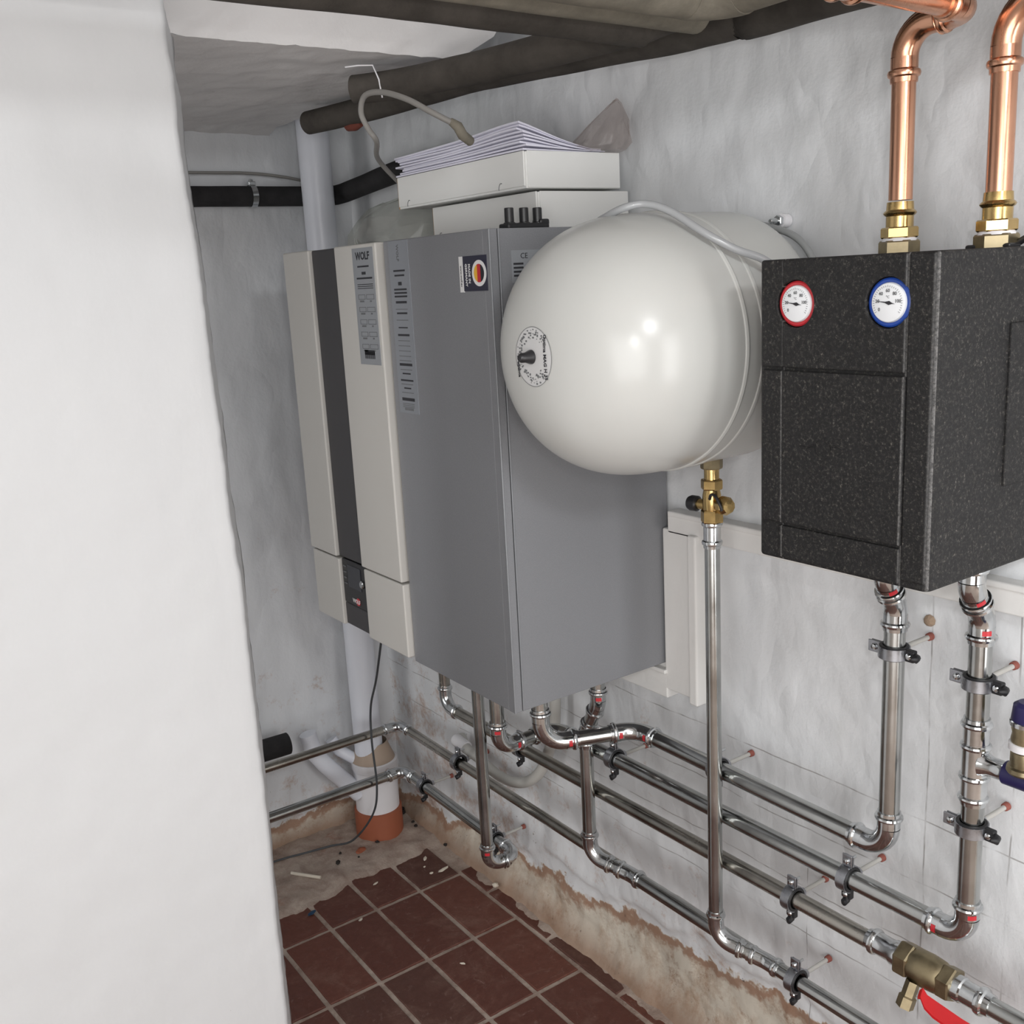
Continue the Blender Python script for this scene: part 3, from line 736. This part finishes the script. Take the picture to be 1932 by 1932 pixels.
# ------------------------------------------------------------------ boiler
bt = thing('boiler', 'wall-hung boiler with cream front panels and a dark vertical stripe', 'boiler', (-.18, 1.88, .79))
MB().box((-.352, 1.690, .800), (-.004, 2.095, 1.572), .004).build('casing', M_CREAM, bt)
def slab(name, y0, y1, z0, z1, x0, x1, mat, **kw): return MB().box((x0, y0, z0), (x1, y1, z1), .003).build(name, mat, bt, **kw)
slab('front_panel', 1.964, 2.088, .9415, 1.574, -.374, -.350, M_CREAM)
slab('front_panel', 1.681, 1.846, .9425, 1.574, -.374, -.350, M_CREAM)
slab('lower_panel', 1.953, 2.080, .792, .9385, -.374, -.350, M_CREAM)
slab('lower_panel', 1.676, 1.838, .792, .9395, -.374, -.350, M_CREAM)
slab('dark_stripe', 1.846, 1.964, .942, 1.573, -.366, -.350, M_DARKG)
slab('dark_stripe', 1.838, 1.955, .793, .842, -.366, -.350, M_DARKG)
cp = slab('control_panel', 1.839, 1.952, .843, .940, -.3675, -.350, M_BLACKP)
MB().box((-.3690, 1.866, .882), (-.3670, 1.925, .931), .001).build('display', nmat('display_glass', (.03, .032, .04), .12), cp)
m = MB(); [m.box((-.3690, 1.932, .886 + .0125 * k), (-.3672, 1.944, .8885 + .0125 * k)) for k in range(4)]; m.build('button_row', M_INKG, cp, kind='stuff')
MB().lathe((-.367, 1.855, .901), (-1, 0, 0), [(0, .0085), (.006, .0085), (.008, .006)], 20).build('rotary_knob', M_FIT, cp)
text('WOLF', .012, (-.3690, 1.893, .8555), M_PRINTW, cp, 'badge_lettering', bold=.0003)
MB().lathe((-.3676, 1.887, .8555), (-1, 0, 0), [(0, .0085), (.0012, .0080)], 18).build('red_badge', M_RED, cp, label='small round red badge')

# printed labels
def bars(m, x, y0, y1, z, h): m.box((x, y1, z - h / 2), (x - .0003, y0, z + h / 2))
lb = MB().box((-.3748, 1.690, 1.356), (-.3738, 1.770, 1.567)).build('silver_label', M_SILVERLAB, bt, label='narrow silver sticker with wiring text')
text('WOLF', .019, (-.3750, 1.730, 1.552), M_INK, lb, 'label_lettering', bold=.0006)
m = MB(); X = -.3749
bars(m, X, 1.752, 1.708, 1.534, .003); bars(m, X, 1.737, 1.722, 1.522, .005); bars(m, X, 1.758, 1.698, 1.513, .003)
for k in range(3): bars(m, X, 1.757, 1.697, 1.502 - k * .0035, .0012)
m.box((X, 1.711, 1.374), (X - .0003, 1.750, 1.383)); [m.box((X, 1.711 + i * .0045, 1.367), (X - .0003, 1.7135 + i * .0045, 1.380)) for i in range(9)]
m.build('bold_print', M_INK, lb, kind='stuff')
m = MB()
for k in range(5):
    z = 1.483 - k * .0225
    for a, b in ((1.757, 1.731), (1.726, 1.696)):
        m.box((X, b, z), (X - .0003, a, z + .0009)); m.box((X, b, z - .008), (X - .0003, a, z - .0071)); m.box((X, b, z - .008), (X - .0003, b + .0009, z)); m.box((X, a - .0009, z - .008), (X - .0003, a, z))
    bars(m, X, 1.752, 1.736, z - .0112, .0032); bars(m, X, 1.713, 1.707, z - .0112, .0028)
m.build('diagram_print', M_INKG, lb, kind='stuff')

gt = thing('hot_water_tank_unit', 'silver grey casing beside the boiler with a flag sticker, behind the white tank', 'storage tank', (-.18, 1.51, .79))
MB().box((-.3615, 1.3555, .784), (-.004, 1.673, 1.5745), .002).build('casing', M_GREY, gt)
MB().box((-.362, 1.3375, .784), (-.3465, 1.356, 1.5745), .0015).build('front_cover_edge', M_GREY, gt)
MB().box((-.3445, 1.338, .784), (-.004, 1.3545, 1.5745), .0015).build('side_panel', M_GREY, gt)
m = MB(); m.box((-.3628, 1.3366, .784), (-.3600, 1.3396, 1.5745), .0008); m.box((-.3455, 1.3366, .784), (-.3432, 1.3396, 1.5745), .0006); m.build('edge_strip', M_GREYE, gt, label='pale folded metal edge')
lb = MB(); lb.box((-.3626, 1.586, 1.272), (-.3612, 1.654, 1.573)); lb = lb.build('silver_label', M_SILVERLAB2, gt, label='long silver sticker with lines of text')
text('WOLF', .010, (-.3628, 1.622, 1.552), M_INKG, lb, 'label_lettering', rot=-PI / 2, bold=.0003)
m = MB(); X = -.3627
for z, h, w in ((1.522, .003, .020), (1.514, .003, .017), (1.500, .006, .006), (1.490, .003, .022), (1.484, .003, .022), (1.478, .003, .022), (1.468, .004, .019), (1.449, .003, .018), (1.424, .002, .016), (1.411, .0035, .020),
                (1.359, .0045, .022), (1.343, .0025, .014), (1.331, .003, .022), (1.297 + .02, .0025, .012), (1.297, .0055, .022)): bars(m, X, 1.620 + w, 1.620 - w, z, h)
m.build('bold_print', M_INK, lb, kind='stuff')
m = MB()
for z in (1.456, 1.437, 1.401, 1.392, 1.383, 1.374, 1.366, 1.350, 1.324, 1.309, 1.289, 1.286, 1.283): bars(m, X, 1.641, 1.600, z, .0012)
for i in range(8): m.box((X, 1.604 + i * .004, 1.277), (X - .0003, 1.6065 + i * .004, 1.2815))
m.build('fine_print', M_INKG, lb, kind='stuff')
sk = MB(); sk.box((-.3628, 1.347, 1.4825), (-.3612, 1.414, 1.5365)); sk = sk.build('flag_sticker', M_NAVY, gt, label='dark navy sticker with round German flag')
MB().box((-.3628, 1.414, 1.481), (-.3612, 1.4255, 1.5365)).build('white_strip', M_PRINTW, sk)
def disc(x, y, z, r, mat, name, par, x0=None, sl=None):
    n = 40; ps = []
    for k in range(n):
        a = 2 * PI * k / n; ps.append((r * math.cos(a), r * math.sin(a)))
    if sl:
        lo, hi = sl; ps2 = []
        for yy, zz in ps: ps2.append((max(lo * r, min(hi * r, yy)), zz if lo * r <= yy <= hi * r else math.copysign(math.sqrt(max(0, r * r - max(lo * r, min(hi * r, yy)) ** 2)), zz)))
        ps = ps2
    vs = [(x, y + a, z + b) for a, b in ps] + [(x + .0006, y + a, z + b) for a, b in ps]
    fs = [tuple(reversed(range(n)))] + [(k, (k + 1) % n, n + (k + 1) % n, n + k) for k in range(n)]
    return MB().add(vs, fs).build(name, mat, par)
disc(-.3632, 1.3685, 1.5095, .0200, M_PRINTW, 'white_ring', sk)
disc(-.3636, 1.3685, 1.5095, .0140, M_INK, 'flag_black', sk, sl=(-1, -.33))
disc(-.3636, 1.3685, 1.5095, .0140, M_RED, 'flag_red', sk, sl=(-.33, .33))
disc(-.3636, 1.3685, 1.5095, .0140, M_GOLD, 'flag_gold', sk, sl=(.33, 1))
text('MADE IN', .0075, (-.3630, 1.3965, 1.5095), M_PRINTW, sk, 'sticker_lettering', rot=-PI / 2, bold=.0002)
text('GERMANY', .0075, (-.3630, 1.4055, 1.5075), M_PRINTW, sk, 'sticker_lettering', rot=-PI / 2, bold=.0002)
text('www.wolf.eu', .0062, (-.3630, 1.4200, 1.5060), M_INK, sk, 'sticker_lettering', rot=-PI / 2, bold=.0001)
lb = MB(); lb.box((-.322, 1.3374, 1.492), (-.262, 1.3384, 1.541)); lb = lb.build('rating_label', M_SILVERLAB, gt, label='pale rating plate half hidden by the white tank')
text('CE', .012, (-.298, 1.3372, 1.532), M_INK, lb, 'label_lettering', face='-y')
m = MB(); [m.box((-.319, 1.3371, 1.519 - k * .006), (-.30, 1.3374, 1.522 - k * .006)) for k in range(4)]; m.build('print_block', M_INK, lb, kind='stuff')

# ------------------------------------------------------------------ things on top of the boiler
def carton(name, label, x0, x1, y0, y1, z0, z1, slots, rz=0):
    cx, cy = (x0 + x1) / 2, (y0 + y1) / 2; t = thing(name, label, 'carton', (cx, cy, z0), 'flat white cartons on the boiler')
    MB().box((x0 + .001, y0 + .001, z0), (x1, y1, z1 - .001), .0012).build('tray', M_CARD, t)
    m = MB(); m.box((x0 - .0012, y0 + .004, z0 + .004), (x0 + .002, y1 - .001, z1), .0008); m.build('side_flap', M_CARD, t)
    m = MB(); m.box((x0 + .004, y0 - .0014, z0 + .001), (x1 - .002, y0 + .002, z1), .0008); m.build('front_flap', M_CARD, t)
    for y in slots:
        m = MB(); m.sweep([(x0 - .0014, y + .010 * math.cos(a) * .7, z0 + .003 + .011 * math.sin(a)) for a in [PI * k / 8 * .62 for k in range(9)]], .0007, 6); m.build('tuck_slot', M_INKG, t)
    m = MB(); m.box((x0 - .0003, y1 - .001, z0), (x0 + .003, y1 + .0015, z1), .0005); m.build('cut_edge', M_CARDC, t, label='brown corrugated cut edge')
    return t
carton('carton', 'lower white carton lying directly on the grey casing', -.205, -.006, 1.418, 1.752, 1.5755, 1.637, (1.725,))
carton('carton', 'upper white carton carrying the loose papers', -.226, -.022, 1.420, 1.842, 1.6415, 1.7005, (1.80, 1.49))
random.seed(3)
for k in range(9):
    w0 = -.222 + random.uniform(-.004, .006); y1 = 1.848 + random.uniform(-.008, .012) - (.02 if k in (2, 3) else 0); y0 = 1.424 + random.uniform(0, .012)
    if k > 5: y0 += .01
    x1 = -.055 + random.uniform(-.03, .01); zb = .0008 + k * .0043
    nu, nv = 14, 18; vs = []
    for side in (0, 1):
        for j in range(nv + 1):
            for i in range(nu + 1):
                u = i / nu; v = j / nv; x = w0 + (x1 - w0) * u; y = y0 + (y1 - y0) * v
                lift = .010 * math.exp(-((v - .05) / .30) ** 2) * math.exp(-(u / .45) ** 2) * (k / 8) ** .8
                sag = 1 - .72 * min(1, u * 1.15) * (1 - .35 * v)
                z = 1.7008 + zb * sag * (1 - .25 * (1 - v) * u) + lift + .0008 * (k + 1) / 9 * math.sin(v * 7 + k * 1.3) + (.0030 * sag if side else 0) + .0006
                vs.append((x, y, z))
    fs = []; o = (nu + 1) * (nv + 1)
    for j in range(nv):
        for i in range(nu):
            a = j * (nu + 1) + i; fs.append((a + nu + 1, a + nu + 2, a + 1, a)); fs.append((o + a, o + a + 1, o + a + nu + 2, o + a + nu + 1))
    for i in range(nu): fs += [(i, i + 1, o + i + 1, o + i), (nv * (nu + 1) + i + 1, nv * (nu + 1) + i, o + nv * (nu + 1) + i, o + nv * (nu + 1) + i + 1)]
    for j in range(nv): a = j * (nu + 1); fs += [(a + nu + 1, a, o + a, o + a + nu + 1), (a + nu, a + 2 * nu + 1, o + a + 2 * nu + 1, o + a + nu)]
    ob = MB().add(vs, fs).build('paper_booklet', M_PAPER)
    tag(ob, ['lowest white booklet lying directly on the upper carton', 'second white booklet from the bottom of the sagging paper pile', 'third white booklet from the bottom of the sagging paper pile', 'fourth white booklet from the bottom, set back at its left end', 'middle white booklet of the nine in the paper pile', 'fourth white booklet from the top of the paper pile', 'third white booklet from the top of the paper pile', 'white booklet just under the topmost one of the paper pile', 'topmost white booklet of the pile, peaked at its near corner'][k], 'booklet', 'papers piled on the upper carton'); recenter(ob, (w0, y0, 1.7008))
def bag(name, label, mat, ctrl, cat='plastic bag', amp=.006):
    """crumpled film bag: outline rings from base to peak"""
    n = 30; rings = len(ctrl); vs = []
    for j, (c, rx, ry) in enumerate(ctrl):
        for k in range(n):
            a = 2 * PI * k / n; w = 1 + .22 * fbm((math.cos(a) * 1.2, math.sin(a) * 1.2, j * .5), 1.8, 3)
            x = min(-.007, c[0] + rx * w * math.cos(a)); vs.append((x, c[1] + ry * w * math.sin(a), c[2] + amp * fbm((a, j, 1), 1.5, 3) * (1 if 0 < j else 0)))
    fs = [(j * n + k, j * n + (k + 1) % n, (j + 1) * n + (k + 1) % n, (j + 1) * n + k) for j in range(rings - 1) for k in range(n)]
    fs.append(tuple(range((rings - 1) * n, rings * n)))
    o = MB().add(vs, fs, False).build(name, mat); tag(o, label, cat); recenter(o, ctrl[0][0]); return o
bag('plastic_bag', 'clear crumpled plastic bag standing up at the right end of the papers', M_FILM,
    [((-.050, 1.435, 1.7025), .036, .045), ((-.052, 1.43, 1.712), .044, .055), ((-.050, 1.43, 1.725), .040, .056), ((-.045, 1.425, 1.745), .030, .044), ((-.038, 1.42, 1.765), .018, .026), ((-.032, 1.417, 1.779), .010, .012), ((-.030, 1.415, 1.786), .003, .003)])
bag('plastic_bag', 'clear plastic bag lying on the boiler top left of the cartons', M_FILM2,
    [((-.11, 2.02, 1.5765), .07, .17), ((-.11, 2.02, 1.59), .085, .20), ((-.10, 2.03, 1.612), .085, .21), ((-.095, 2.04, 1.64), .075, .20), ((-.09, 2.05, 1.668), .05, .17), ((-.085, 2.05, 1.68), .02, .10)], amp=.008)
t = thing('cable_gland_strip', 'black plastic fitting with three upright nozzles at the front of the grey casing top', 'fitting', (-.258, 1.385, 1.5755))
m = MB(); m.box((-.300, 1.372, 1.5745), (-.218, 1.400, 1.584), .003); m.box((-.235, 1.374, 1.58), (-.216, 1.398, 1.590), .003); m.build('base_strip', M_BLACKP, t)
for x in (-.288, -.259, -.232):
    MB().lathe((x, 1.386, 1.582), (0, 0, 1), [(0, .0098), (.003, .0095), (.004, .0075), (.025, .0075), (.026, .0068)], 18).build('nozzle', M_BLACKP, t)

# ------------------------------------------------------------------ white expansion tank
tt = thing('expansion_tank', 'large cream white round expansion tank lying sideways against the wall', 'tank', (-.23, 1.134, 1.394))
yc, zc, r, xf, xb, dom, nn, db = 1.134, 1.394, .186, -.4402, -.0165, .195, 2.4524, .0734
prof = []
K = 40
for i in range(K + 1):
    a = PI / 2 * i / K; prof.append((xf + dom - dom * max(0, math.cos(a)) ** (2 / nn), r * math.sin(a) ** (2 / nn)))
for i in range(1, 6): prof.append((xf + dom + (xb - db - xf - dom) * i / 6, r))
for i in range(K + 1):
    a = PI / 2 * (1 - i / K); prof.append((xb - db + db * max(0, math.cos(a)) ** (2 / nn), r * max(0, math.sin(a)) ** (2 / nn)))
MB().lathe((0, yc, zc), (1, 0, 0), prof, 96, caps=False).build('shell', M_TANK, tt)
for x, rr, h in ((-.223, r + .0002, .0026), (-.190, r + .0002, .0022)):
    MB().lathe((x, yc, zc), (1, 0, 0), [(-.0045, rr - .001), (-.003, rr + h * .6), (0, rr + h), (.003, rr + h * .6), (.0045, rr - .001)], 96, caps=False).build('seam_ring', M_TANK, tt)
def rad_at(x):
    for (a, ra), (b, rb) in zip(prof, prof[1:]):
        if a <= x <= b and b > a: return ra + (rb - ra) * (x - a) / (b - a)
    return 0
def x_at(rad):
    for (a, ra), (b, rb) in zip(prof, prof[1:]):
        if ra <= rad <= rb and rb > ra: return a + (b - a) * (rad - ra) / (rb - ra)
lab = MB().lathe((0, yc, zc), (1, 0, 0), [(x_at(q) - .0005, q) for q in (.0005, .008, .016, .024, .032, .040, .0405)], 48, caps=False).build('round_label', M_WHITEL, tt, label='round grey and white label')
m = MB()
m.lathe((0, yc, zc), (1, 0, 0), [(x_at(.0398) - .0009, .0398), (x_at(.0405) - .0009, .0405)], 48, caps=False)
random.seed(5)
for k in range(150):
    a = random.uniform(0, 2 * PI); q = random.uniform(.024, .037)
    if abs(math.cos(a)) > .72 and math.cos(a) < 0: continue
    y, z = yc + q * math.cos(a), zc + q * math.sin(a); x = x_at(q) - .0010; s = random.uniform(.0006, .0016)
    m.box((x, y - s, z - s * .7), (x + .0003, y + s, z + s * .7))
m.build('fine_print', M_INKG, lab, kind='stuff')
ob = text('Optima MAG H 35', .0078, (xf - .0012, yc - .0275, zc), M_INK, lab, 'label_lettering', rot=-PI / 2, bold=.0002)
for v in ob.data.vertices:
    w = v.co + parent_loc(tt); q = math.hypot(w.y - yc, w.z - zc); v.co.x += x_at(min(q, .05)) - xf - .0003
ob = text('optima', .0078, (xf - .0012, yc + .0335, zc - .018), M_INK, lab, 'label_lettering', rot=-PI / 2, bold=.0002)
for v in ob.data.vertices:
    w = v.co + parent_loc(tt); q = math.hypot(w.y - yc, w.z - zc); v.co.x += x_at(min(q, .05)) - xf - .0003
MB().lathe((xf - .001, yc + .002, zc), (-1, 0, 0), [(0, .0098), (.003, .0095), (.010, .0068), (.017, .0066), (.020, .0045), (.0205, .001)], 24).build('valve_cap', M_BLACKP, tt, label='black valve cap')
MB().lathe((xb - .003, yc, zc), (1, 0, 0), [(0, .07), (.010, .07)], 30).build('wall_bracket', M_STEELW, tt)
t = thing('overflow_hose', 'shiny grey hose draped over the top of the white tank', 'hose', (-.3, 1.09, 1.58))
MB().sweep(smooth_path([(-.300, 1.150, 1.572), (-.298, 1.105, 1.584), (-.278, 1.082, 1.588), (-.262, 1.050, 1.576), (-.245, 1.004, 1.545), (-.215, .976, 1.521), (-.18, .955, 1.504), (-.14, .945, 1.47), (-.12, .93, 1.38)], 12), .0052, 14).build('hose_tube', nmat('grey_hose_shiny', (.36, .37, .38), .15), t)
t = thing('wall_hose', 'dull grey hose curving down the wall behind the white tank', 'hose', (-.03, 1.04, 1.53))
MB().sweep(smooth_path([(-.03, 1.115, 1.562), (-.03, 1.065, 1.550), (-.03, 1.030, 1.536), (-.03, 1.006, 1.514), (-.03, .990, 1.48), (-.03, .985, 1.40), (-.03, .985, 1.30)], 12), .0052, 14).build('hose_tube', nmat('grey_hose_dull', (.30, .31, .31), .4), t)
t = thing('wall_bolt', 'zinc bolt with nut sticking out of the wall above the white tank', 'bolt', (0, 1.074, 1.562))
MB().hexa((-.012, 1.074, 1.562), (-1, 0, 0), .008, .0085).build('nut', M_FIT, t)
MB().lathe((.004, 1.074, 1.562), (-1, 0, 0), [(0, .010), (.014, .0105), (.016, .0105)], 20).build('plug_sleeve', M_PVCW, t)
MB().lathe((-.018, 1.074, 1.562), (-1, 0, 0), [(0, .0045), (.014, .0042), (.017, .0025)], 14).build('threaded_end', M_FIT, t)

# brass service valve under the tank
sv = thing('service_valve', 'brass service valve with black knob between tank and vertical pipe', 'valve', (-.115, 1.120, 1.10))
cx, cy = -.115, 1.120
MB().lathe((cx, cy, 1.186), (0, 0, 1), [(0, .0165), (.002, .0172), (.020, .0175), (.026, .016)], 8, False).build('union_nut', M_BRASSD, sv)
MB().lathe((cx, cy, 1.168), (0, 0, 1), [(0, .0118), (.018, .0118)], 24).build('neck', M_BRASS, sv)
MB().hexa((cx, cy, 1.153), (0, 0, 1), .016, .0172).build('hexagon', M_BRASS, sv)
m = MB(); m.lathe((cx, cy, 1.118), (0, 0, 1), [(0, .0135), (.012, .0150), (.026, .0145), (.036, .0125)], 24); m.hexa((cx, cy, 1.099), (0, 0, 1), .021, .0178); m.build('valve_body', M_BRASS, sv)
MB().lathe((cx, cy + .010, 1.126), (-.15, 1, 0), [(0, .0085), (.016, .0085)], 16).build('side_stem', M_BRASS, sv)
MB().lathe((cx - .003, cy + .026, 1.126), (-.15, 1, 0), [(0, .0098), (.002, .0125), (.013, .0128), (.018, .0105), (.0185, .003)], 22).build('knob', M_BLACKP, sv, label='black plastic knob')
MB().lathe((cx, cy - .010, 1.130), (-.1, -1, .05), [(0, .009), (.014, .009)], 16).build('side_stem', M_BRASS, sv)
MB().lathe((cx - .002, cy - .022, 1.131), (-.2, -1, .05), [(0, .0125), (.003, .0148), (.013, .0150), (.018, .0125), (.021, .0105), (.0215, .004)], 10, False).build('drain_cap', M_BRASS, sv, label='faceted brass cap')
MB().sweep(smooth_path([(cx - .013, cy - .008, 1.140), (cx - .016, cy - .014, 1.148), (cx - .020, cy - .026, 1.149), (cx - .020, cy - .036, 1.137), (cx - .018, cy - .038, 1.127)], 6), .0024, 10).build('cap_strap', M_BLACKP, sv, label='black plastic strap')

sv.location.z += .008
# ------------------------------------------------------------------ black insulated pump group
pb = thing('pump_box', 'black foam insulation box with two round thermometers on the right wall', 'pump unit', (-.15, .752, 1.137))
def rbox(x0, x1, y0, y1, z0, z1, rr):
    bm = bmesh.new(); bmesh.ops.create_cube(bm, size=1)
    for v in bm.verts: v.co = V((v.co.x * (x1 - x0) + (x0 + x1) / 2, v.co.y * (y1 - y0) + (y0 + y1) / 2, v.co.z * (z1 - z0) + (z0 + z1) / 2))
    ve = [e for e in bm.edges if abs((e.verts[0].co - e.verts[1].co).z) > .1]
    bmesh.ops.bevel(bm, geom=ve, offset=rr, segments=5, profile=.5, affect='EDGES')
    he = [e for e in bm.edges if e.calc_length() > 0 and abs((e.verts[0].co - e.verts[1].co).z) < 1e-5]
    bmesh.ops.bevel(bm, geom=he, offset=.0035, segments=3, profile=.5, affect='EDGES')
    bm.verts.index_update(); m = MB(); m.add([v.co.copy() for v in bm.verts], [[v.index for v in f.verts] for f in bm.faces], False); bm.free(); return m
def bore(o):
    cut = MB()
    for gy in (.8150, .6905): cut.lathe((-.2715, gy, 1.4525), (-1, 0, 0), [(0, .0272), (.015, .0275), (.030, .0300)], 40)
    c = cut.build('cutter', M_EPP); md = o.modifiers.new('b', 'BOOLEAN'); md.object = c; md.operation = 'DIFFERENCE'; md.solver = 'EXACT'
    bpy.context.view_layer.update(); dg = bpy.context.evaluated_depsgraph_get()
    me = bpy.data.meshes.new_from_object(o.evaluated_get(dg)); o.modifiers.clear(); o.data = me; bpy.data.objects.remove(c)
bore(rbox(-.2865, -.012, .632, .874, 1.137, 1.5045, .010).build('back_shell', M_EPP, pb))
m = MB(); m.box((-.2905, .668, 1.3775), (-.284, .833, 1.5035), .002); bore(m.build('gauge_panel', M_EPP, pb))
m = MB(); m.box((-.2895, .834, 1.3775), (-.284, .866, 1.5035), .002); bore(m.build('edge_rail', M_EPP, pb))
m = MB(); m.box((-.2890, .636, 1.146), (-.2835, .6655, 1.5030), .002); bore(m.build('edge_rail', M_EPP, pb))
MB().box((-.2915, .6655, 1.1855), (-.283, .8640, 1.3740), .002).build('access_cover', M_EPP, pb)
MB().box((-.2900, .668, 1.141), (-.283, .838, 1.1820), .002).build('lower_panel', M_EPP, pb)
m = MB(); m.lathe((-.2912, .772, 1.285), (-1, 0, 0), [(0, .0120), (.001, .0120), (.001, .0105), (0, .0105)], 24, caps=False)
for s in (-1, 1): m.sweep([(-.2915, .772 + s * (.012 + .022 * q), 1.285 + .010 * (1 - abs(2 * q - 1)) * -s * .3 + .004 * (1 - q)) for q in (0, .25, .5, .75, 1)], .0012, 6)
m.build('embossed_logo', M_EPP, pb)
m = MB(); m.box((-.148, .6285, 1.236), (-.040, .6335, 1.422), .002); m.build('side_cover', M_EPP, pb)
def gauge(y, z, mat, name):
    g0 = MB().lathe((-.2720, y, z), (-1, 0, 0), [(0, .0262), (.010, .0268), (.0135, .0264), (.0145, .0245), (.0140, .0218), (.0110, .0212)], 48, caps=False).build(name, mat, pb, label=name.replace('_', ' '))
    MB().lathe((-.2720, y, z), (-1, 0, 0), [(.004, .0214), (.0145, .0216), (.0165, .0205), (.0172, .0185), (.0174, .0001)], 48, caps=False).build('dial', M_GLASSW, g0)
    gx = -.2720 - .0176
    m = MB()
    for k in range(31):
        a = math.radians(215 - 250 * k / 30); q0, q1 = .0165, (.0183 if k % 5 else .0188)
        p = V((gx, y - q0 * math.cos(a), z + q0 * math.sin(a))); q = V((gx, y - q1 * math.cos(a), z + q1 * math.sin(a))); m.sweep([p, q], .00022, 4)
    m.build('scale_ticks', M_INKG, g0, kind='stuff')
    for s, a in (('0', 215), ('20', 173), ('40', 132), ('60', 90), ('80', 48), ('100', 7)):
        a = math.radians(a); text(s, .0052, (gx, y - .0128 * math.cos(a), z + .0128 * math.sin(a)), M_INKG, g0, 'dial_numeral', bold=.0001)
    text('°C', .004, (gx, y, z + .006), M_INKG, g0, 'dial_numeral')
    a = math.radians(172); dv = V((0, -math.cos(a), math.sin(a))); pv = V((0, -dv.z, dv.y)); c = V((gx - .0006, y, z))
    m = MB(); P = [c + dv * .0150, c + dv * .003 + pv * .0006, c - dv * .0020 + pv * .0022, c - dv * .0055 + pv * .0006, c - dv * .0095, c - dv * .0055 - pv * .0006, c - dv * .0020 - pv * .0022, c + dv * .003 - pv * .0006]
    m.add(P + [p + V((.0004, 0, 0)) for p in P], [tuple(range(8))] + [(k, (k + 1) % 8, 8 + (k + 1) % 8, 8 + k) for k in range(8)]); m.build('needle', M_INK, g0)
gauge(.8150, 1.4525, M_RED, 'red_thermometer'); gauge(.6905, 1.4525, M_BLUE, 'blue_thermometer')
m = MB(); m.box((-.125, .650, 1.503), (-.10, .705, 1.509), .003); m.sweep(smooth_path([(-.10, .655, 1.508), (-.10, .642, 1.514), (-.10, .628, 1.507)], 5), .004, 10); m.build('cable_clip', M_BLACKP, pb)

# ------------------------------------------------------------------ litter on the floor
def chip(name, label, cat, x, y, z, s, mat, group, rz=0, seed=0):
    random.seed(seed); bm = bmesh.new(); bmesh.ops.create_icosphere(bm, subdivisions=1, radius=1)
    for v in bm.verts: v.co = V((v.co.x * s[0], v.co.y * s[1], v.co.z * s[2])) * random.uniform(.75, 1.2)
    bmesh.ops.rotate(bm, verts=bm.verts, matrix=Matrix.Rotation(rz, 3, 'Z')); me = bpy.data.meshes.new(name); bm.to_mesh(me); bm.free(); me.materials.append(mat)
    o = bpy.data.objects.new(name, me); COL.objects.link(o); o.location = (x, y, z); tag(o, label, cat, group); return o
M_CHIP = nmat('plaster_chip', (.62, .56, .47), .8); M_CRUMB = nmat('black_crumb', (.018, .014, .012), .8)
G = 'pale plaster chips on the floor'
for i, (x, y, s, rz, lab) in enumerate([(-.098, 2.186, (.011, .005, .003), .9, 'small white plaster chip farthest back on the mortar strip'), (-.089, 2.112, (.020, .006, .003), .2, 'long pale plaster chip on the mortar strip beside the looped pipe'),
        (-.026, 1.962, (.009, .008, .007), 0, 'round whitish plaster lump on the floor below the looped pipe'), (-.250, 2.180, (.009, .004, .002), .3, 'cream plaster sliver on the back row of tiles'),
        (-.351, 2.066, (.008, .004, .002), .5, 'yellowish plaster sliver on the second row of tiles'), (-.119, 2.118, (.005, .004, .002), 0, 'tiny pale plaster crumb beside the long chip'),
        (-.248, 1.77, (.008, .003, .002), -.8, 'white plaster chip in the middle of the tiled floor'), (-.118, 2.155, (.005, .003, .002), 0, 'tiny pale plaster crumb between the two larger chips')]):
    chip('plaster_chip', lab, 'plaster chip', x, y, .004 + s[2] * .6 + (.007 if x > -.13 else 0), s, M_CHIP, G, rz, i)
tag(MB().sweep([(-.405, 2.352, .016), (-.352, 2.288, .012)], .0045, 8).build('plaster_stick', M_CHIP), 'pale rod-shaped scrap lying beside the white partition', 'scrap')
chip('blue_scrap', 'small dark blue plastic scrap on the tiles beside the partition', 'scrap', -.43, 2.172, .004, (.014, .007, .003), nmat('blue_scrap', (.01, .04, .09), .6), None, .4, 20)
G = 'black crumbs on the mortar around the drain'
for i, (x, y, s) in enumerate([(-.155, 2.345, .007), (-.285, 2.322, .009), (-.030, 2.35, .007), (-.025, 2.375, .006), (-.020, 2.44, .012), (-.020, 2.21, .008), (-.012, 2.46, .010), (-.26, 2.36, .006), (-.23, 2.31, .004), (-.034, 2.45, .008)]):
    chip('black_crumb', ['black crumb in front of the orange drain socket', 'black crumb on the mortar halfway between drain and tiles', 'black crumb right of the drain, first of a close pair', 'black crumb right of the drain, second of a close pair', 'largest black crumb in the wall corner right of the drain', 'black crumb alone at the wall foot behind the looped pipe', 'black crumb tucked deepest into the wall corner by the drain', 'black crumb on the mortar beside the trailing cable', 'tiniest black crumb near the tile edge before the drain', 'black crumb touching the largest one in the wall corner'][i], 'crumb', x, y, .013, (s, s * .8, s * .6), M_CRUMB, G, i, 40 + i)
chip('brick_fragment', 'small orange red brick fragment embedded in the mortar before the drain', 'brick fragment', -.205, 2.345, .006, (.020, .012, .008), M_ORANGE, None, .5, 60)

tag(MB().lathe((.004, .812, .992), (-1, 0, 0), [(0, .009), (.004, .008), (.007, .004), (.0075, .001)], 9, False).build('plaster_blob', nmat('brown_filler', (.33, .24, .17), .9)), 'small brown filler blob on the wall below the front corner of the black box', 'wall mark')
